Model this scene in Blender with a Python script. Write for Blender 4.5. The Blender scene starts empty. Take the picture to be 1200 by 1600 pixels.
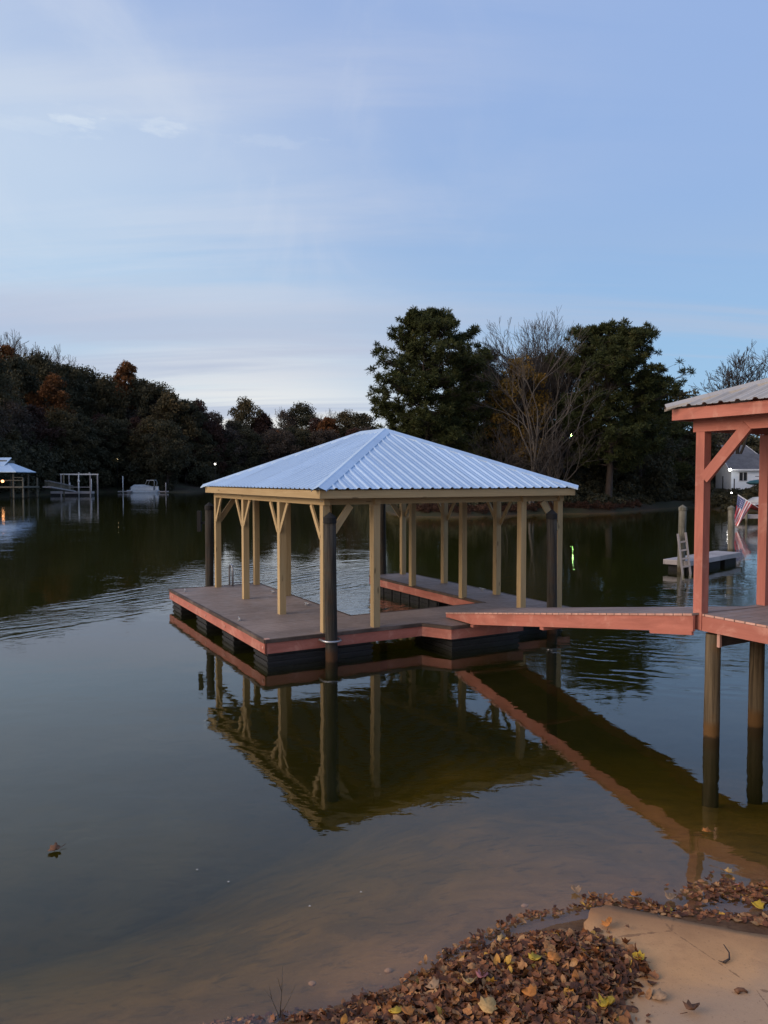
import bpy, bmesh, math, random
import numpy as np
from mathutils import Vector, Matrix
random.seed(7); rng = np.random.default_rng(7)
R = math.radians
scene = bpy.context.scene
COL = scene.collection

# ------------------------------------------------------------------ camera
F_PX, HOR, CAM_H = 1185.4, 748.5, 3.3
PITCH = math.atan((800 - HOR) / F_PX)
cd = bpy.data.cameras.new('camera'); cam = bpy.data.objects.new('camera', cd); COL.objects.link(cam)
cam.location = (0, 0, CAM_H); cam.rotation_euler = (R(90) - PITCH, 0, 0)
cd.sensor_fit = 'HORIZONTAL'; cd.sensor_width = 36; cd.lens = 36 * F_PX / 1200
cd.clip_start = 0.05; cd.clip_end = 6000
scene.camera = cam
scene.render.resolution_x = 768; scene.render.resolution_y = 1024

# ------------------------------------------------------------------ light
SUN_EL, SUN_AZ = 26.0, -118.0        # azimuth measured from +Y (view direction), negative = left
wd = bpy.data.worlds.new('World'); scene.world = wd; wd.use_nodes = True
nt = wd.node_tree; N = nt.nodes; L = nt.links; N.clear()
def nd(t, **k):
    n = N.new(t)
    for a, b in k.items(): setattr(n, a, b)
    return n
def wmath(op, a, b=None, c=None, clamp=False):
    n = nd('ShaderNodeMath', operation=op, use_clamp=clamp)
    for i, v in enumerate((a, b, c)):
        if v is None: continue
        if isinstance(v, (int, float)): n.inputs[i].default_value = v
        else: L.new(v, n.inputs[i])
    return n.outputs[0]
def wmix(f, a, b):
    n = nd('ShaderNodeMix', data_type='RGBA')
    for i, v in ((0, f), (6, a), (7, b)):
        if isinstance(v, (int, float)): n.inputs[i].default_value = v
        elif isinstance(v, tuple): n.inputs[i].default_value = (*v, 1)
        else: L.new(v, n.inputs[i])
    return n.outputs[2]
def wramp(f, stops):
    n = nd('ShaderNodeMapRange', interpolation_type='SMOOTHSTEP'); L.new(f, n.inputs[0])
    for i, v in enumerate(stops): n.inputs[1 + i].default_value = v
    return n.outputs[0]
sky = nd('ShaderNodeTexSky', sky_type='NISHITA', sun_disc=False, sun_elevation=R(SUN_EL), sun_rotation=R(SUN_AZ),
         air_density=1.0, dust_density=0.6, ozone_density=3.5, altitude=200)
tc = nd('ShaderNodeTexCoord'); sx = nd('ShaderNodeSeparateXYZ'); L.new(tc.outputs['Generated'], sx.inputs[0])
X, Y, Z = sx.outputs
zz = wmath('ADD', wmath('MAXIMUM', Z, 0.0), 0.16)
px_, py_ = wmath('DIVIDE', X, zz), wmath('DIVIDE', Y, zz)
def wnoise(sxv, syv, rot, det, rough, dist=0.0, off=0.0):
    cb = nd('ShaderNodeCombineXYZ'); L.new(px_, cb.inputs[0]); L.new(py_, cb.inputs[1]); cb.inputs[2].default_value = off
    mp = nd('ShaderNodeMapping'); L.new(cb.outputs[0], mp.inputs[0]); mp.inputs['Rotation'].default_value = (0, 0, R(rot)); mp.inputs['Scale'].default_value = (sxv, syv, 1)
    nn = nd('ShaderNodeTexNoise'); L.new(mp.outputs[0], nn.inputs['Vector']); nn.inputs['Scale'].default_value = 1
    nn.inputs['Detail'].default_value = det; nn.inputs['Roughness'].default_value = rough; nn.inputs['Distortion'].default_value = dist
    return nn.outputs['Fac']
hs = nd('ShaderNodeHueSaturation'); L.new(sky.outputs[0], hs.inputs['Color']); hs.inputs['Saturation'].default_value = 1.0
base = hs.outputs[0]
elev = wramp(Z, (0.0, 0.55, 1.0, 0.0))            # 1 near the horizon
blue = wmix(elev, (3.9, 6.1, 10.9), (4.7, 7.9, 11.2))
base = wmix(0.86, base, blue)
leftness = wramp(X, (0.42, -0.42, 0.0, 1.0))
streak = wnoise(0.55, 2.6, 8, 7, 0.56, 0.35, 1.3)
broad = wnoise(0.5, 0.9, -20, 4, 0.5, 0.3, 5.1)
wisp = wnoise(2.2, 0.8, 25, 8, 0.6, 0.8, 9.7)
veil = wmath('MULTIPLY', wramp(broad, (0.36, 0.66, 0.0, 1.0)), wmath('ADD', wmath('MULTIPLY', leftness, 0.9), 0.08))
sky1 = wmix(wmath('MULTIPLY', veil, 0.62), base, (6.7, 7.6, 10.2))
st = wmath('MULTIPLY', wramp(streak, (0.42, 0.68, 0.0, 1.0)), wmath('ADD', wmath('MULTIPLY', leftness, 0.8), 0.06))
sky2 = wmix(wmath('MULTIPLY', st, 0.8), sky1, (7.9, 8.5, 10.3))
ws = wmath('MULTIPLY', wramp(wisp, (0.5, 0.75, 0.0, 1.0)), wmath('MULTIPLY', leftness, wramp(Z, (0.1, 0.35, 0.0, 1.0))))
sky2 = wmix(wmath('MULTIPLY', ws, 0.5), sky2, (8.2, 9.0, 10.8))
# pale afterglow low over the lake, a little left of the view direction
gx = wmath('ADD', X, 0.16)
glow = wmath('MULTIPLY', wramp(wmath('ABSOLUTE', gx), (0.42, 0.0, 0.0, 1.0)), wmath('MULTIPLY', wramp(Z, (0.30, 0.02, 0.0, 1.0)), wramp(Y, (0.3, 0.8, 0.0, 1.0))))
sky3 = wmix(wmath('MULTIPLY', glow, 0.85), sky2, (12.6, 12.3, 11.4))
band = wmath('MULTIPLY', wramp(wnoise(0.22, 2.4, 4, 6, 0.55, 0.4, 3.3), (0.46, 0.62, 0.0, 1.0)), wramp(Z, (0.34, 0.1, 0.0, 1.0)))
sky3 = wmix(wmath('MULTIPLY', band, 0.8), sky3, (6.2, 7.2, 9.2))
def puff(dx, dy, dz, rx, rz, off):
    # a small torn cloud round one sky direction
    ax = wmath('DIVIDE', wmath('SUBTRACT', X, dx), rx); az = wmath('DIVIDE', wmath('SUBTRACT', Z, dz), rz)
    d2 = wmath('SQRT', wmath('ADD', wmath('MULTIPLY', ax, ax), wmath('MULTIPLY', az, az)))
    mp = nd('ShaderNodeMapping'); L.new(tc.outputs['Generated'], mp.inputs[0]); mp.inputs['Scale'].default_value = (34, 34, 120); mp.inputs['Location'].default_value = (off, 0, 0)
    nn = nd('ShaderNodeTexNoise'); L.new(mp.outputs[0], nn.inputs['Vector']); nn.inputs['Scale'].default_value = 1; nn.inputs['Detail'].default_value = 6
    nn.inputs['Roughness'].default_value = 0.62
    e = wmath('ADD', d2, wmath('MULTIPLY', wmath('SUBTRACT', nn.outputs['Fac'], 0.5), 3.6))
    return wmath('MULTIPLY', wramp(e, (1.05, 0.25, 0.0, 1.0)), wramp(Y, (0.0, 0.3, 0.0, 1.0)))
def pdir(px, py):
    u, v = (px - 600) / F_PX, (800 - py) / F_PX; c, s = math.cos(PITCH), math.sin(PITCH)
    return Vector((u, c + v * s, -s + v * c)).normalized()
for (px, py, rx, rz, o, k) in ((124, 190, .028, .007, 0, .42), (256, 198, .026, .010, 3, .30), (430, 222, .06, .008, 6, .10), (60, 200, .05, .008, 9, .12), (200, 190, .09, .010, 12, .10)):
    d = pdir(px, py)
    sky3 = wmix(wmath('MULTIPLY', puff(d.x, d.y, d.z, rx, rz, o), k), sky3, (10.6, 11.2, 12.0))
toward = wmath('ADD', wmath('MULTIPLY', X, -0.87), wmath('MULTIPLY', Y, -0.49))
palel = wmath('MULTIPLY', wramp(X, (0.08, -0.42, 0.0, 1.0)), wmath('MULTIPLY', wramp(Z, (0.10, 0.26, 0.0, 1.0)), wramp(Z, (0.58, 0.34, 0.0, 1.0))))
sky3 = wmix(wmath('MULTIPLY', palel, 0.5), sky3, (8.6, 10.4, 12.0))
gband = wmath('MULTIPLY', wramp(X, (0.35, -0.1, 0.0, 1.0)), wmath('MULTIPLY', wramp(wmath('ABSOLUTE', wmath('SUBTRACT', Z, wmath('ADD', 0.175, wmath('MULTIPLY', X, -0.03)))), (0.075, 0.0, 0.0, 1.0)), wramp(wnoise(0.35, 2.0, 6, 6, 0.6, 0.5, 7.7), (0.38, 0.58, 0.25, 1.0))))
sky3 = wmix(wmath('MULTIPLY', wmath('MULTIPLY', gband, wramp(Y, (0.2, 0.7, 0.0, 1.0))), 0.6), sky3, (6.3, 7.0, 9.1))
deepr = wmath('MULTIPLY', wramp(X, (-0.05, 0.4, 0.0, 1.0)), wramp(Z, (0.12, 0.4, 0.0, 1.0)))
sky3 = wmix(wmath('MULTIPLY', deepr, 0.5), sky3, (4.5, 6.3, 10.3))
back = wmath('MULTIPLY', wramp(toward, (0.1, 0.9, 0.0, 1.0)), wramp(Z, (0.8, 0.1, 0.0, 1.0)))
sky3 = wmix(wmath('MULTIPLY', back, 0.85), sky3, (23.0, 18.5, 15.0))
bg = nd('ShaderNodeBackground'); L.new(sky3, bg.inputs[0]); bg.inputs[1].default_value = 0.075
L.new(bg.outputs[0], nd('ShaderNodeOutputWorld').inputs[0])

sl = bpy.data.lights.new('sun', 'SUN'); sl.energy = 2.5; sl.angle = R(36); sl.color = (1.0, 0.80, 0.62)
so = bpy.data.objects.new('sun', sl); COL.objects.link(so)
sd = Vector((math.sin(R(SUN_AZ)) * math.cos(R(SUN_EL)), math.cos(R(SUN_AZ)) * math.cos(R(SUN_EL)), math.sin(R(SUN_EL))))
so.rotation_euler = sd.to_track_quat('Z', 'Y').to_euler(); so.location = (-30, -10, 30)
vs = scene.view_settings; vs.view_transform = 'Standard'; vs.look = 'None'; vs.gamma = 1; vs.use_curve_mapping = False; vs.exposure = 0.0

# ------------------------------------------------------------------ picture helpers (used only to read positions off the photograph)
def ray(px, py):
    u, v = (px - 600) / F_PX, (800 - py) / F_PX; c, s = math.cos(PITCH), math.sin(PITCH)
    return u, c + v * s, -s + v * c
def atz(px, py, z=0.0):
    r = ray(px, py); t = (z - CAM_H) / r[2]; return Vector((r[0] * t, r[1] * t, z))
def aty(px, py, y):
    r = ray(px, py); t = y / r[1]; return Vector((r[0] * t, y, CAM_H + r[2] * t))

# ------------------------------------------------------------------ mesh building
class MB:
    def __init__(s): s.v = []; s.f = []; s.uv = []; s.r = []; s.m = []; s.sm = []
    def face(s, idx, uvs, r, m=0, sm=False):
        s.f.append(idx); s.uv.append(uvs); s.r.append(r); s.m.append(m); s.sm.append(sm)
    def bar(s, a, b, w, h, up=(0, 0, 1), m=0, taper=1.0, r=None, wdir=None):
        """box from a to b, w across, h along 'up'"""
        a = Vector(a); b = Vector(b); d = b - a; ln = d.length; d = d / ln
        if wdir is not None: sd_ = Vector(wdir).normalized()
        else: sd_ = d.cross(Vector(up)).normalized()
        upv = sd_.cross(d).normalized()
        k = len(s.v); r = random.random() if r is None else r; o = r * 37
        for p, t in ((a, 1.0), (b, taper)):
            for i, j in ((-1, -1), (1, -1), (1, 1), (-1, 1)):
                s.v.append(p + sd_ * (i * w / 2 * t) + upv * (j * h / 2 * t))
        s.face((k, k + 1, k + 2, k + 3), ((o, 0), (o, w), (o + h, w), (o + h, 0)), r, m)
        s.face((k + 7, k + 6, k + 5, k + 4), ((o, 0), (o, w), (o + h, w), (o + h, 0)), r, m)
        for q, (c0, c1, e) in enumerate(((0, 1, w), (1, 2, h), (2, 3, w), (3, 0, h))):
            y0 = o + q * 0.31
            s.face((k + c0, k + 4 + c0, k + 4 + c1, k + c1), ((o, y0), (o + ln, y0), (o + ln, y0 + e), (o, y0 + e)), r, m)
        return s
    def box(s, x0, x1, y0, y1, z0, z1, m=0, r=None):
        dx, dy, dz = x1 - x0, y1 - y0, z1 - z0; cx, cy, cz = (x0 + x1) / 2, (y0 + y1) / 2, (z0 + z1) / 2
        if dx >= dy and dx >= dz: return s.bar((x0, cy, cz), (x1, cy, cz), dy, dz, m=m, r=r)
        if dy >= dz: return s.bar((cx, y0, cz), (cx, y1, cz), dx, dz, m=m, r=r)
        return s.bar((cx, cy, z0), (cx, cy, z1), dx, dy, up=(0, 1, 0), m=m, r=r)
    def tube(s, pts, rad, n=8, m=0, caps=True, sm=True, r=None, jit=0.0):
        pts = [Vector(p) for p in pts]; r = random.random() if r is None else r; k0 = len(s.v); ln = 0; ref = None
        if isinstance(rad, (int, float)): rad = [rad] * len(pts)
        lens = []
        for i, p in enumerate(pts):
            d = (pts[min(i + 1, len(pts) - 1)] - pts[max(i - 1, 0)]).normalized()
            if ref is None: ref = d.orthogonal().normalized()
            ref = (ref - d * ref.dot(d)).normalized(); bi = d.cross(ref)
            if i: ln += (p - pts[i - 1]).length
            lens.append(ln)
            for j in range(n):
                t = 2 * math.pi * j / n; rr = rad[i] * (1 + (random.uniform(-jit, jit) if jit else 0))
                s.v.append(p + ref * (math.cos(t) * rr) + bi * (math.sin(t) * rr))
        o = r * 37
        for i in range(len(pts) - 1):
            for j in range(n):
                a = k0 + i * n + j; b = k0 + i * n + (j + 1) % n
                w0, w1 = j / n * 0.6, (j + 1) / n * 0.6
                s.face((a, b, b + n, a + n), ((o + lens[i], w0), (o + lens[i], w1), (o + lens[i + 1], w1), (o + lens[i + 1], w0)), r, m, sm)
        if caps:
            s.face(tuple(k0 + n - 1 - j for j in range(n)), tuple((o, 0) for j in range(n)), r, m)
            e = k0 + (len(pts) - 1) * n; s.face(tuple(e + j for j in range(n)), tuple((o, 0) for j in range(n)), r, m)
        return s
    def poly(s, pts, m=0, r=None, sm=False):
        k = len(s.v); r = random.random() if r is None else r
        s.v += [Vector(p) for p in pts]; p0 = Vector(pts[0])
        e1 = (Vector(pts[1]) - p0).normalized(); nn = e1.cross(Vector(pts[-1]) - p0).normalized(); e2 = nn.cross(e1)
        s.face(tuple(range(k, k + len(pts))), tuple(((Vector(p) - p0).dot(e1), (Vector(p) - p0).dot(e2)) for p in pts), r, m, sm)
        return s
    def slab(s, pts, th, m=0):
        """closed slab under the polygon pts (counter-clockwise from above)"""
        pts = [Vector(p) for p in pts]; lo = [p - Vector((0, 0, th)) for p in pts]; r = random.random()
        s.poly(pts, m, r); s.poly(lo[::-1], m, r)
        for i in range(len(pts)):
            j = (i + 1) % len(pts); s.poly([lo[i], lo[j], pts[j], pts[i]], m, r)
        return s
    def build(s, name, mats, parent=None, loc=None):
        me = bpy.data.meshes.new(name); me.from_pydata([tuple(v) for v in s.v], [], s.f)
        uvl = me.uv_layers.new(name='UVMap'); flat = [c for f in s.uv for uvp in f for c in uvp]; uvl.data.foreach_set('uv', flat)
        at = me.attributes.new('rnd', 'FLOAT', 'FACE'); at.data.foreach_set('value', s.r)
        me.polygons.foreach_set('material_index', s.m); me.polygons.foreach_set('use_smooth', s.sm)
        for m in (mats if isinstance(mats, (list, tuple)) else [mats]): me.materials.append(m)
        me.update(); o = bpy.data.objects.new(name, me); COL.objects.link(o)
        if parent: o.parent = parent
        if loc: o.location = loc
        return o
def tag(o, label=None, cat=None, group=None, kind=None):
    for k, v in (('label', label), ('category', cat), ('group', group), ('kind', kind)):
        if v: o[k] = v
    return o
def empty(name, loc=(0, 0, 0), rz=0):
    o = bpy.data.objects.new(name, None); COL.objects.link(o); o.location = loc; o.rotation_euler = (0, 0, rz); o.empty_display_size = .3; return o
def copy_tree(o, parent=None):
    c = o.copy(); COL.objects.link(c)
    if parent: c.parent = parent
    for ch in list(o.children): copy_tree(ch, c)
    return c
def npmesh(name, verts, faces_n, rnd, mat, parent=None, smooth=False):
    """verts (n*k,3) as consecutive faces of faces_n vertices"""
    nf = len(verts) // faces_n; me = bpy.data.meshes.new(name)
    me.vertices.add(len(verts)); me.vertices.foreach_set('co', np.asarray(verts, np.float32).ravel())
    me.loops.add(len(verts)); me.loops.foreach_set('vertex_index', np.arange(len(verts), dtype=np.int32))
    me.polygons.add(nf); me.polygons.foreach_set('loop_start', np.arange(nf, dtype=np.int32) * faces_n)
    me.polygons.foreach_set('loop_total', np.full(nf, faces_n, np.int32))
    me.update(calc_edges=True)
    at = me.attributes.new('rnd', 'FLOAT', 'FACE'); at.data.foreach_set('value', np.asarray(rnd, np.float32))
    me.materials.append(mat); me.validate()
    o = bpy.data.objects.new(name, me); COL.objects.link(o)
    if parent: o.parent = parent
    return o

# ------------------------------------------------------------------ materials
class Mt:
    def __init__(s, name):
        s.mat = bpy.data.materials.new(name); s.mat.use_nodes = True; s.t = s.mat.node_tree; s.t.nodes.clear()
        s.out = s.t.nodes.new('ShaderNodeOutputMaterial')
    def n(s, t, ins=None, **k):
        x = s.t.nodes.new(t)
        for a, b in k.items(): setattr(x, a, b)
        for a, b in (ins or {}).items(): s.set(x.inputs[a], b)
        return x
    def set(s, i, v):
        if isinstance(v, bpy.types.NodeSocket): s.t.links.new(v, i)
        elif isinstance(v, (tuple, list)) and len(v) == 3 and i.type == 'RGBA': i.default_value = (*v, 1)
        else: i.default_value = v
    def math(s, op, a, b=0.0, clamp=False): return s.n('ShaderNodeMath', {0: a, 1: b}, operation=op, use_clamp=clamp).outputs[0]
    def mix(s, f, a, b, blend='MIX'): return s.n('ShaderNodeMix', {0: f, 6: a, 7: b}, data_type='RGBA', blend_type=blend).outputs[2]
    def ramp(s, f, a, b, c=0.0, d=1.0): return s.n('ShaderNodeMapRange', {0: f, 1: a, 2: b, 3: c, 4: d}, interpolation_type='SMOOTHSTEP').outputs[0]
    def coord(s, kind='Object'): return s.n('ShaderNodeTexCoord').outputs[kind]
    def mapping(s, v, scale=(1, 1, 1), loc=(0, 0, 0), rot=(0, 0, 0)): return s.n('ShaderNodeMapping', {'Vector': v, 'Scale': scale, 'Location': loc, 'Rotation': rot}).outputs[0]
    def noise(s, v, scale=1.0, det=4, rough=.55, dist=0.0): return s.n('ShaderNodeTexNoise', {'Vector': v, 'Scale': scale, 'Detail': det, 'Roughness': rough, 'Distortion': dist}).outputs['Fac']
    def attr(s, name='rnd'): return s.n('ShaderNodeAttribute', attribute_name=name).outputs['Fac']
    def cr(s, f, stops):
        x = s.n('ShaderNodeValToRGB', {0: f}); e = x.color_ramp.elements
        while len(e) < len(stops): e.new(.5)
        for i, (p, c) in enumerate(stops): e[i].position = p; e[i].color = (*c, 1)
        return x.outputs[0]
    def bump(s, h, strength=.3, dist=.01, normal=None):
        ins = {'Height': h, 'Strength': strength, 'Distance': dist}
        if normal is not None: ins['Normal'] = normal
        return s.n('ShaderNodeBump', ins).outputs[0]
    def pbr(s, col, rough=.6, normal=None, metal=0.0, spec=.4):
        ins = {'Base Color': col, 'Roughness': rough, 'Metallic': metal, 'Specular IOR Level': spec}
        if normal is not None: ins['Normal'] = normal
        b = s.n('ShaderNodeBsdfPrincipled', ins); s.t.links.new(b.outputs[0], s.out.inputs[0]); return s.mat
def wood(name, c0, c1, knots=True, grain=.5, rough=.7, paint=0.0, stain=None):
    m = Mt(name); uv = m.coord('UV'); r = m.attr()
    g = m.noise(m.mapping(uv, (1.2, 38, 1)), 1, 5, .6, .8)
    g2 = m.noise(m.mapping(uv, (.5, 7, 1)), 1, 3, .5, 1.2)
    f = m.math('ADD', m.math('MULTIPLY', g, grain), m.math('MULTIPLY', g2, 1 - grain))
    col = m.mix(m.ramp(f, .3, .7), c0, c1)
    col = m.mix(m.math('MULTIPLY', r, .38), col, tuple(x * .55 for x in c0))
    if paint: col = m.mix(m.ramp(m.noise(m.mapping(uv, (.8, 3, 1)), 1, 6, .65, 1.0), .40, .70, 0, .6), col, tuple(x * .60 for x in c1))
    if paint: col = m.mix(m.ramp(m.noise(m.mapping(m.coord(), (1, 1, 1)), 2.6, 6, .65, .6), .50, .72, 0, .55), col, (.56, .30, .235))
    if paint: col = m.mix(m.ramp(m.noise(m.mapping(uv, (1.5, 70, 1)), 1, 3, .5), .66, .74, 0, .5), col, tuple(x * .45 for x in c1))
    if knots:
        vo = m.n('ShaderNodeTexVoronoi', {'Vector': m.mapping(uv, (1.6, 6.5, 1)), 'Scale': 1.0}).outputs['Distance']
        col = m.mix(m.ramp(vo, .15, .07, 0, .8), col, tuple(x * .3 for x in c1))
    if stain:
        big = m.noise(m.mapping(m.coord(), (1, 1, 1)), 1.3, 5, .6)
        col = m.mix(m.ramp(big, .45, .72, 0, .8), col, stain)
    if paint:
        nz = m.noise(m.mapping(m.coord(), (1, 1, 1)), 9, 6, .7)
        col = m.mix(m.ramp(nz, .64, .74, 0, paint), col, (.32, .22, .16))
    return m.pbr(col, rough, m.bump(g, .25, .004), spec=.25)
M = {}
M['pine'] = wood('treated_pine', (.47, .345, .185), (.34, .235, .115), stain=(.37, .28, .15))
M['red'] = wood('salmon_paint', (.47, .172, .128), (.39, .135, .100), knots=False, grain=.35, rough=.62, paint=.35)
M['redworn'] = wood('worn_salmon_edge', (.66, .40, .33), (.50, .26, .20), knots=False, grain=.5, paint=.4)
M['edge'] = wood('dark_worn_edging', (.050, .036, .030), (.10, .070, .055), knots=False, grain=.6, stain=(.17, .13, .11))
def deckmat(name, a, b, s1):
    m = Mt(name); uv = m.coord('UV'); r = m.attr()
    g = m.noise(m.mapping(uv, (2.5, 60, 1)), 1, 4, .6)
    big = m.noise(m.coord(), s1, 5, .6); blot = m.noise(m.coord(), 5.5, 5, .65)
    col = m.mix(m.ramp(g, .3, .7), a, b); col = m.mix(m.math('MULTIPLY', r, .6), col, tuple(x * .58 for x in a))
    col = m.mix(m.ramp(big, .45, .7, 0, .45), col, tuple(x * 1.35 for x in a))
    col = m.mix(m.ramp(blot, .62, .75, 0, .35), col, tuple(x * .45 for x in b))
    return m.pbr(col, m.ramp(blot, .3, .7, .5, .75), m.bump(g, .3, .003), spec=.35)
M['deck'] = deckmat('composite_deck_boards', (.235, .185, .165), (.185, .145, .130), .8)
M['olddeck'] = deckmat('weathered_painted_boards', (.26, .19, .165), (.20, .145, .125), 1.1)
M['greydeck'] = deckmat('pale_weathered_boards', (.34, .31, .31), (.24, .22, .22), .7)
def metal(name, c, dirt, rough, met):
    m = Mt(name); o = m.coord(); nz = m.noise(m.mapping(o, (1, 1, 1)), 1.2, 5, .6); fine = m.noise(o, 14, 4, .6)
    col = m.mix(m.ramp(nz, .42, .75, 0, .45), c, dirt); uv = m.coord('UV')
    ux = m.n('ShaderNodeSeparateXYZ', {0: uv}).outputs
    sheet = m.n('ShaderNodeTexWhiteNoise', {'W': m.math('FLOOR', m.math('DIVIDE', ux[0], .914))}, noise_dimensions='1D').outputs['Value']
    col = m.mix(m.math('MULTIPLY', sheet, .22), col, tuple(x * .62 for x in c))
    stre = m.noise(m.mapping(uv, (16, .7, 1)), 1, 5, .6); col = m.mix(m.ramp(stre, .52, .75, 0, .4), col, tuple(x * .6 for x in dirt))
    return m.pbr(col, m.ramp(fine, .3, .7, rough - .06, rough + .1), m.bump(m.noise(o, 2.2, 2, .5), .12, .01), met, .5)
M['roof'] = metal('bright_ribbed_roof_metal', (.46, .60, .77), (.38, .50, .66), .36, .35)
M['oldroof'] = metal('dull_ribbed_roof_metal', (.40, .375, .345), (.26, .235, .21), .5, .15)
M['steel'] = metal('galvanised_steel', (.45, .46, .48), (.30, .31, .33), .35, .8)
def pilemat(name, a, b, wet):
    m = Mt(name); o = m.coord(); uv = m.coord('UV')
    g = m.noise(m.mapping(uv, (1.0, 22, 1)), 1, 6, .65, .6); sp = m.noise(o, 3, 4, .6)
    col = m.mix(m.ramp(g, .35, .65), a, b); col = m.mix(m.ramp(sp, .5, .7, 0, .5), col, wet)
    z = m.n('ShaderNodeSeparateXYZ', {0: o}).outputs[2]
    edge = m.math('ADD', z, m.math('MULTIPLY', m.noise(o, 6, 3), .12))
    col = m.mix(m.ramp(edge, .30, .17), col, wet)
    col = m.mix(m.ramp(edge, .07, .02), col, (.012, .011, .007))  # slimy submerged shaft, painted near black to stand in for its dark reflection
    return m.pbr(col, .8, m.bump(g, .6, .012), spec=.2)
M['pile'] = pilemat('dark_weathered_pile', (.050, .045, .038), (.020, .018, .016), (.055, .028, .014))
M['pile2'] = pilemat('brown_weathered_pile', (.135, .100, .060), (.055, .040, .024), (.10, .052, .018))
M['pile3'] = pilemat('grey_weathered_pile', (.17, .16, .13), (.09, .085, .065), (.06, .05, .03))
def plain(name, c, rough=.6, met=0.0, var=.25, sc=4.0, bump=.0):
    m = Mt(name); nz = m.noise(m.coord(), sc, 5, .6)
    col = m.mix(m.ramp(nz, .3, .75, 0, 1), c, tuple(x * (1 - var) for x in c))
    return m.pbr(col, rough, m.bump(nz, bump, .02) if bump else None, met)
M['black'] = plain('black_plastic', (.008, .008, .009), .85)
M['float'] = plain('dock_float_plastic', (.020, .020, .021), .55, var=.5, sc=9, bump=.3)
M['whiteplastic'] = plain('white_plastic', (.62, .62, .62), .5)
M['boatwhite'] = plain('boat_gelcoat', (.62, .66, .70), .3)
M['canvas'] = plain('boat_canvas', (.36, .38, .40), .85, var=.4, sc=1.5, bump=.4)
M['boatred'] = plain('red_hull_paint', (.16, .03, .03), .4)
M['teal'] = plain('teal_cover', (.03, .12, .14), .5)
M['siding'] = None
m = Mt('pale_blue_siding'); o = m.coord(); z = m.n('ShaderNodeSeparateXYZ', {0: o}).outputs[2]
lap = m.math('FRACT', m.math('MULTIPLY', z, 5.0)); nz = m.noise(o, 1.5, 5, .6)
M['siding'] = m.pbr(m.mix(m.ramp(nz, .4, .7, 0, .4), (.80, .86, .93), (.62, .69, .77)), .7, m.bump(lap, .6, .02))
M['trim'] = plain('white_trim', (.70, .72, .75), .5, var=.12)
m = Mt('grey_shingles'); o = m.coord(); br = m.n('ShaderNodeTexBrick', {'Vector': m.mapping(o, (1, 1, 1)), 'Color1': (.085, .085, .095), 'Color2': (.12, .12, .13), 'Mortar': (.05, .05, .055), 'Scale': 3.0})
M['shingle'] = m.pbr(m.mix(m.ramp(m.noise(o, 1, 4), .4, .7, 0, .5), br.outputs[0], (.15, .15, .16)), .85)
m = Mt('window_glass'); M['glass'] = m.pbr((.02, .025, .03), .08, spec=.6)
M['bark'] = wood('pine_bark', (.070, .052, .042), (.035, .026, .022), knots=False)
M['twig'] = wood('bare_branch_bark', (.058, .049, .043), (.036, .030, .027), knots=False)
M['paletwig'] = wood('pale_branch_bark', (.11, .095, .082), (.07, .06, .053), knots=False)
def foliage(name, stops):
    m = Mt(name); r = m.attr(); col = m.cr(r, stops); b = m.n('ShaderNodeBsdfPrincipled', {'Base Color': col, 'Roughness': .7, 'Specular IOR Level': .15})
    tr = m.n('ShaderNodeBsdfTranslucent', {'Color': col}); mx = m.n('ShaderNodeMixShader', {0: .22, 1: b.outputs[0], 2: tr.outputs[0]})
    m.t.links.new(mx.outputs[0], m.out.inputs[0]); return m.mat
M['needle'] = foliage('pine_needles', ((0, (0.025, 0.030, 0.013)), (.5, (0.043, 0.054, 0.019)), (.85, (0.070, 0.077, 0.025)), (1, (0.107, 0.087, 0.030))))
M['dkgreen'] = foliage('dark_evergreen_leaves', ((0, (0.032, 0.033, 0.022)), (.6, (0.055, 0.053, 0.030)), (1, (0.096, 0.080, 0.044))))
M['olive'] = foliage('olive_leaves', ((0, (0.044, 0.038, 0.022)), (.6, (0.077, 0.062, 0.030)), (1, (0.126, 0.090, 0.041))))
M['rust'] = foliage('rust_leaves', ((0, (0.074, 0.032, 0.013)), (.6, (0.141, 0.059, 0.022)), (1, (0.225, 0.097, 0.034))))
M['redleaf'] = foliage('deep_red_leaves', ((0, (0.035, 0.019, 0.015)), (.6, (0.059, 0.031, 0.024)), (1, (0.091, 0.051, 0.034))))
M['gold'] = foliage('golden_leaves', ((0, (0.090, 0.054, 0.014)), (.6, (0.170, 0.103, 0.023)), (1, (0.260, 0.162, 0.039))))
M['greybrown'] = foliage('grey_brown_leaves', ((0, (0.044, 0.035, 0.028)), (.6, (0.072, 0.057, 0.045)), (1, (0.116, 0.089, 0.070))))
M['litter'] = foliage('dry_leaf_litter', ((0, (.030, .016, .010)), (.6, (.060, .030, .020)), (1, (.10, .055, .035))))
m = Mt('fallen_leaves'); r = m.attr()
col = m.cr(r, ((0, (.055, .020, .009)), (.30, (.13, .045, .017)), (.60, (.21, .078, .028)), (.80, (.29, .135, .052)), (.91, (.36, .20, .085)), (.965, (.36, .13, .03)), (.99, (.50, .29, .035)), (1, (.36, .13, .10))))
vein = m.noise(m.coord(), 60, 4, .6)
M['leaf'] = m.pbr(m.mix(m.ramp(vein, .35, .75, 0, .5), col, (.03, .015, .01)), .6, spec=.3)
m.t.nodes  # colours of single leaves
def leafmat(name, c):
    m = Mt(name); nz = m.noise(m.coord(), 45, 4, .6)
    return m.pbr(m.mix(m.ramp(nz, .4, .72, 0, .7), c, tuple(x * .45 for x in c)), .6, spec=.3)
M['lf_yellow'] = leafmat('yellow_leaf', (.52, .33, .03)); M['lf_orange'] = leafmat('orange_leaf', (.46, .17, .035)); M['lf_tan'] = leafmat('tan_leaf', (.36, .22, .12))
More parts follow.
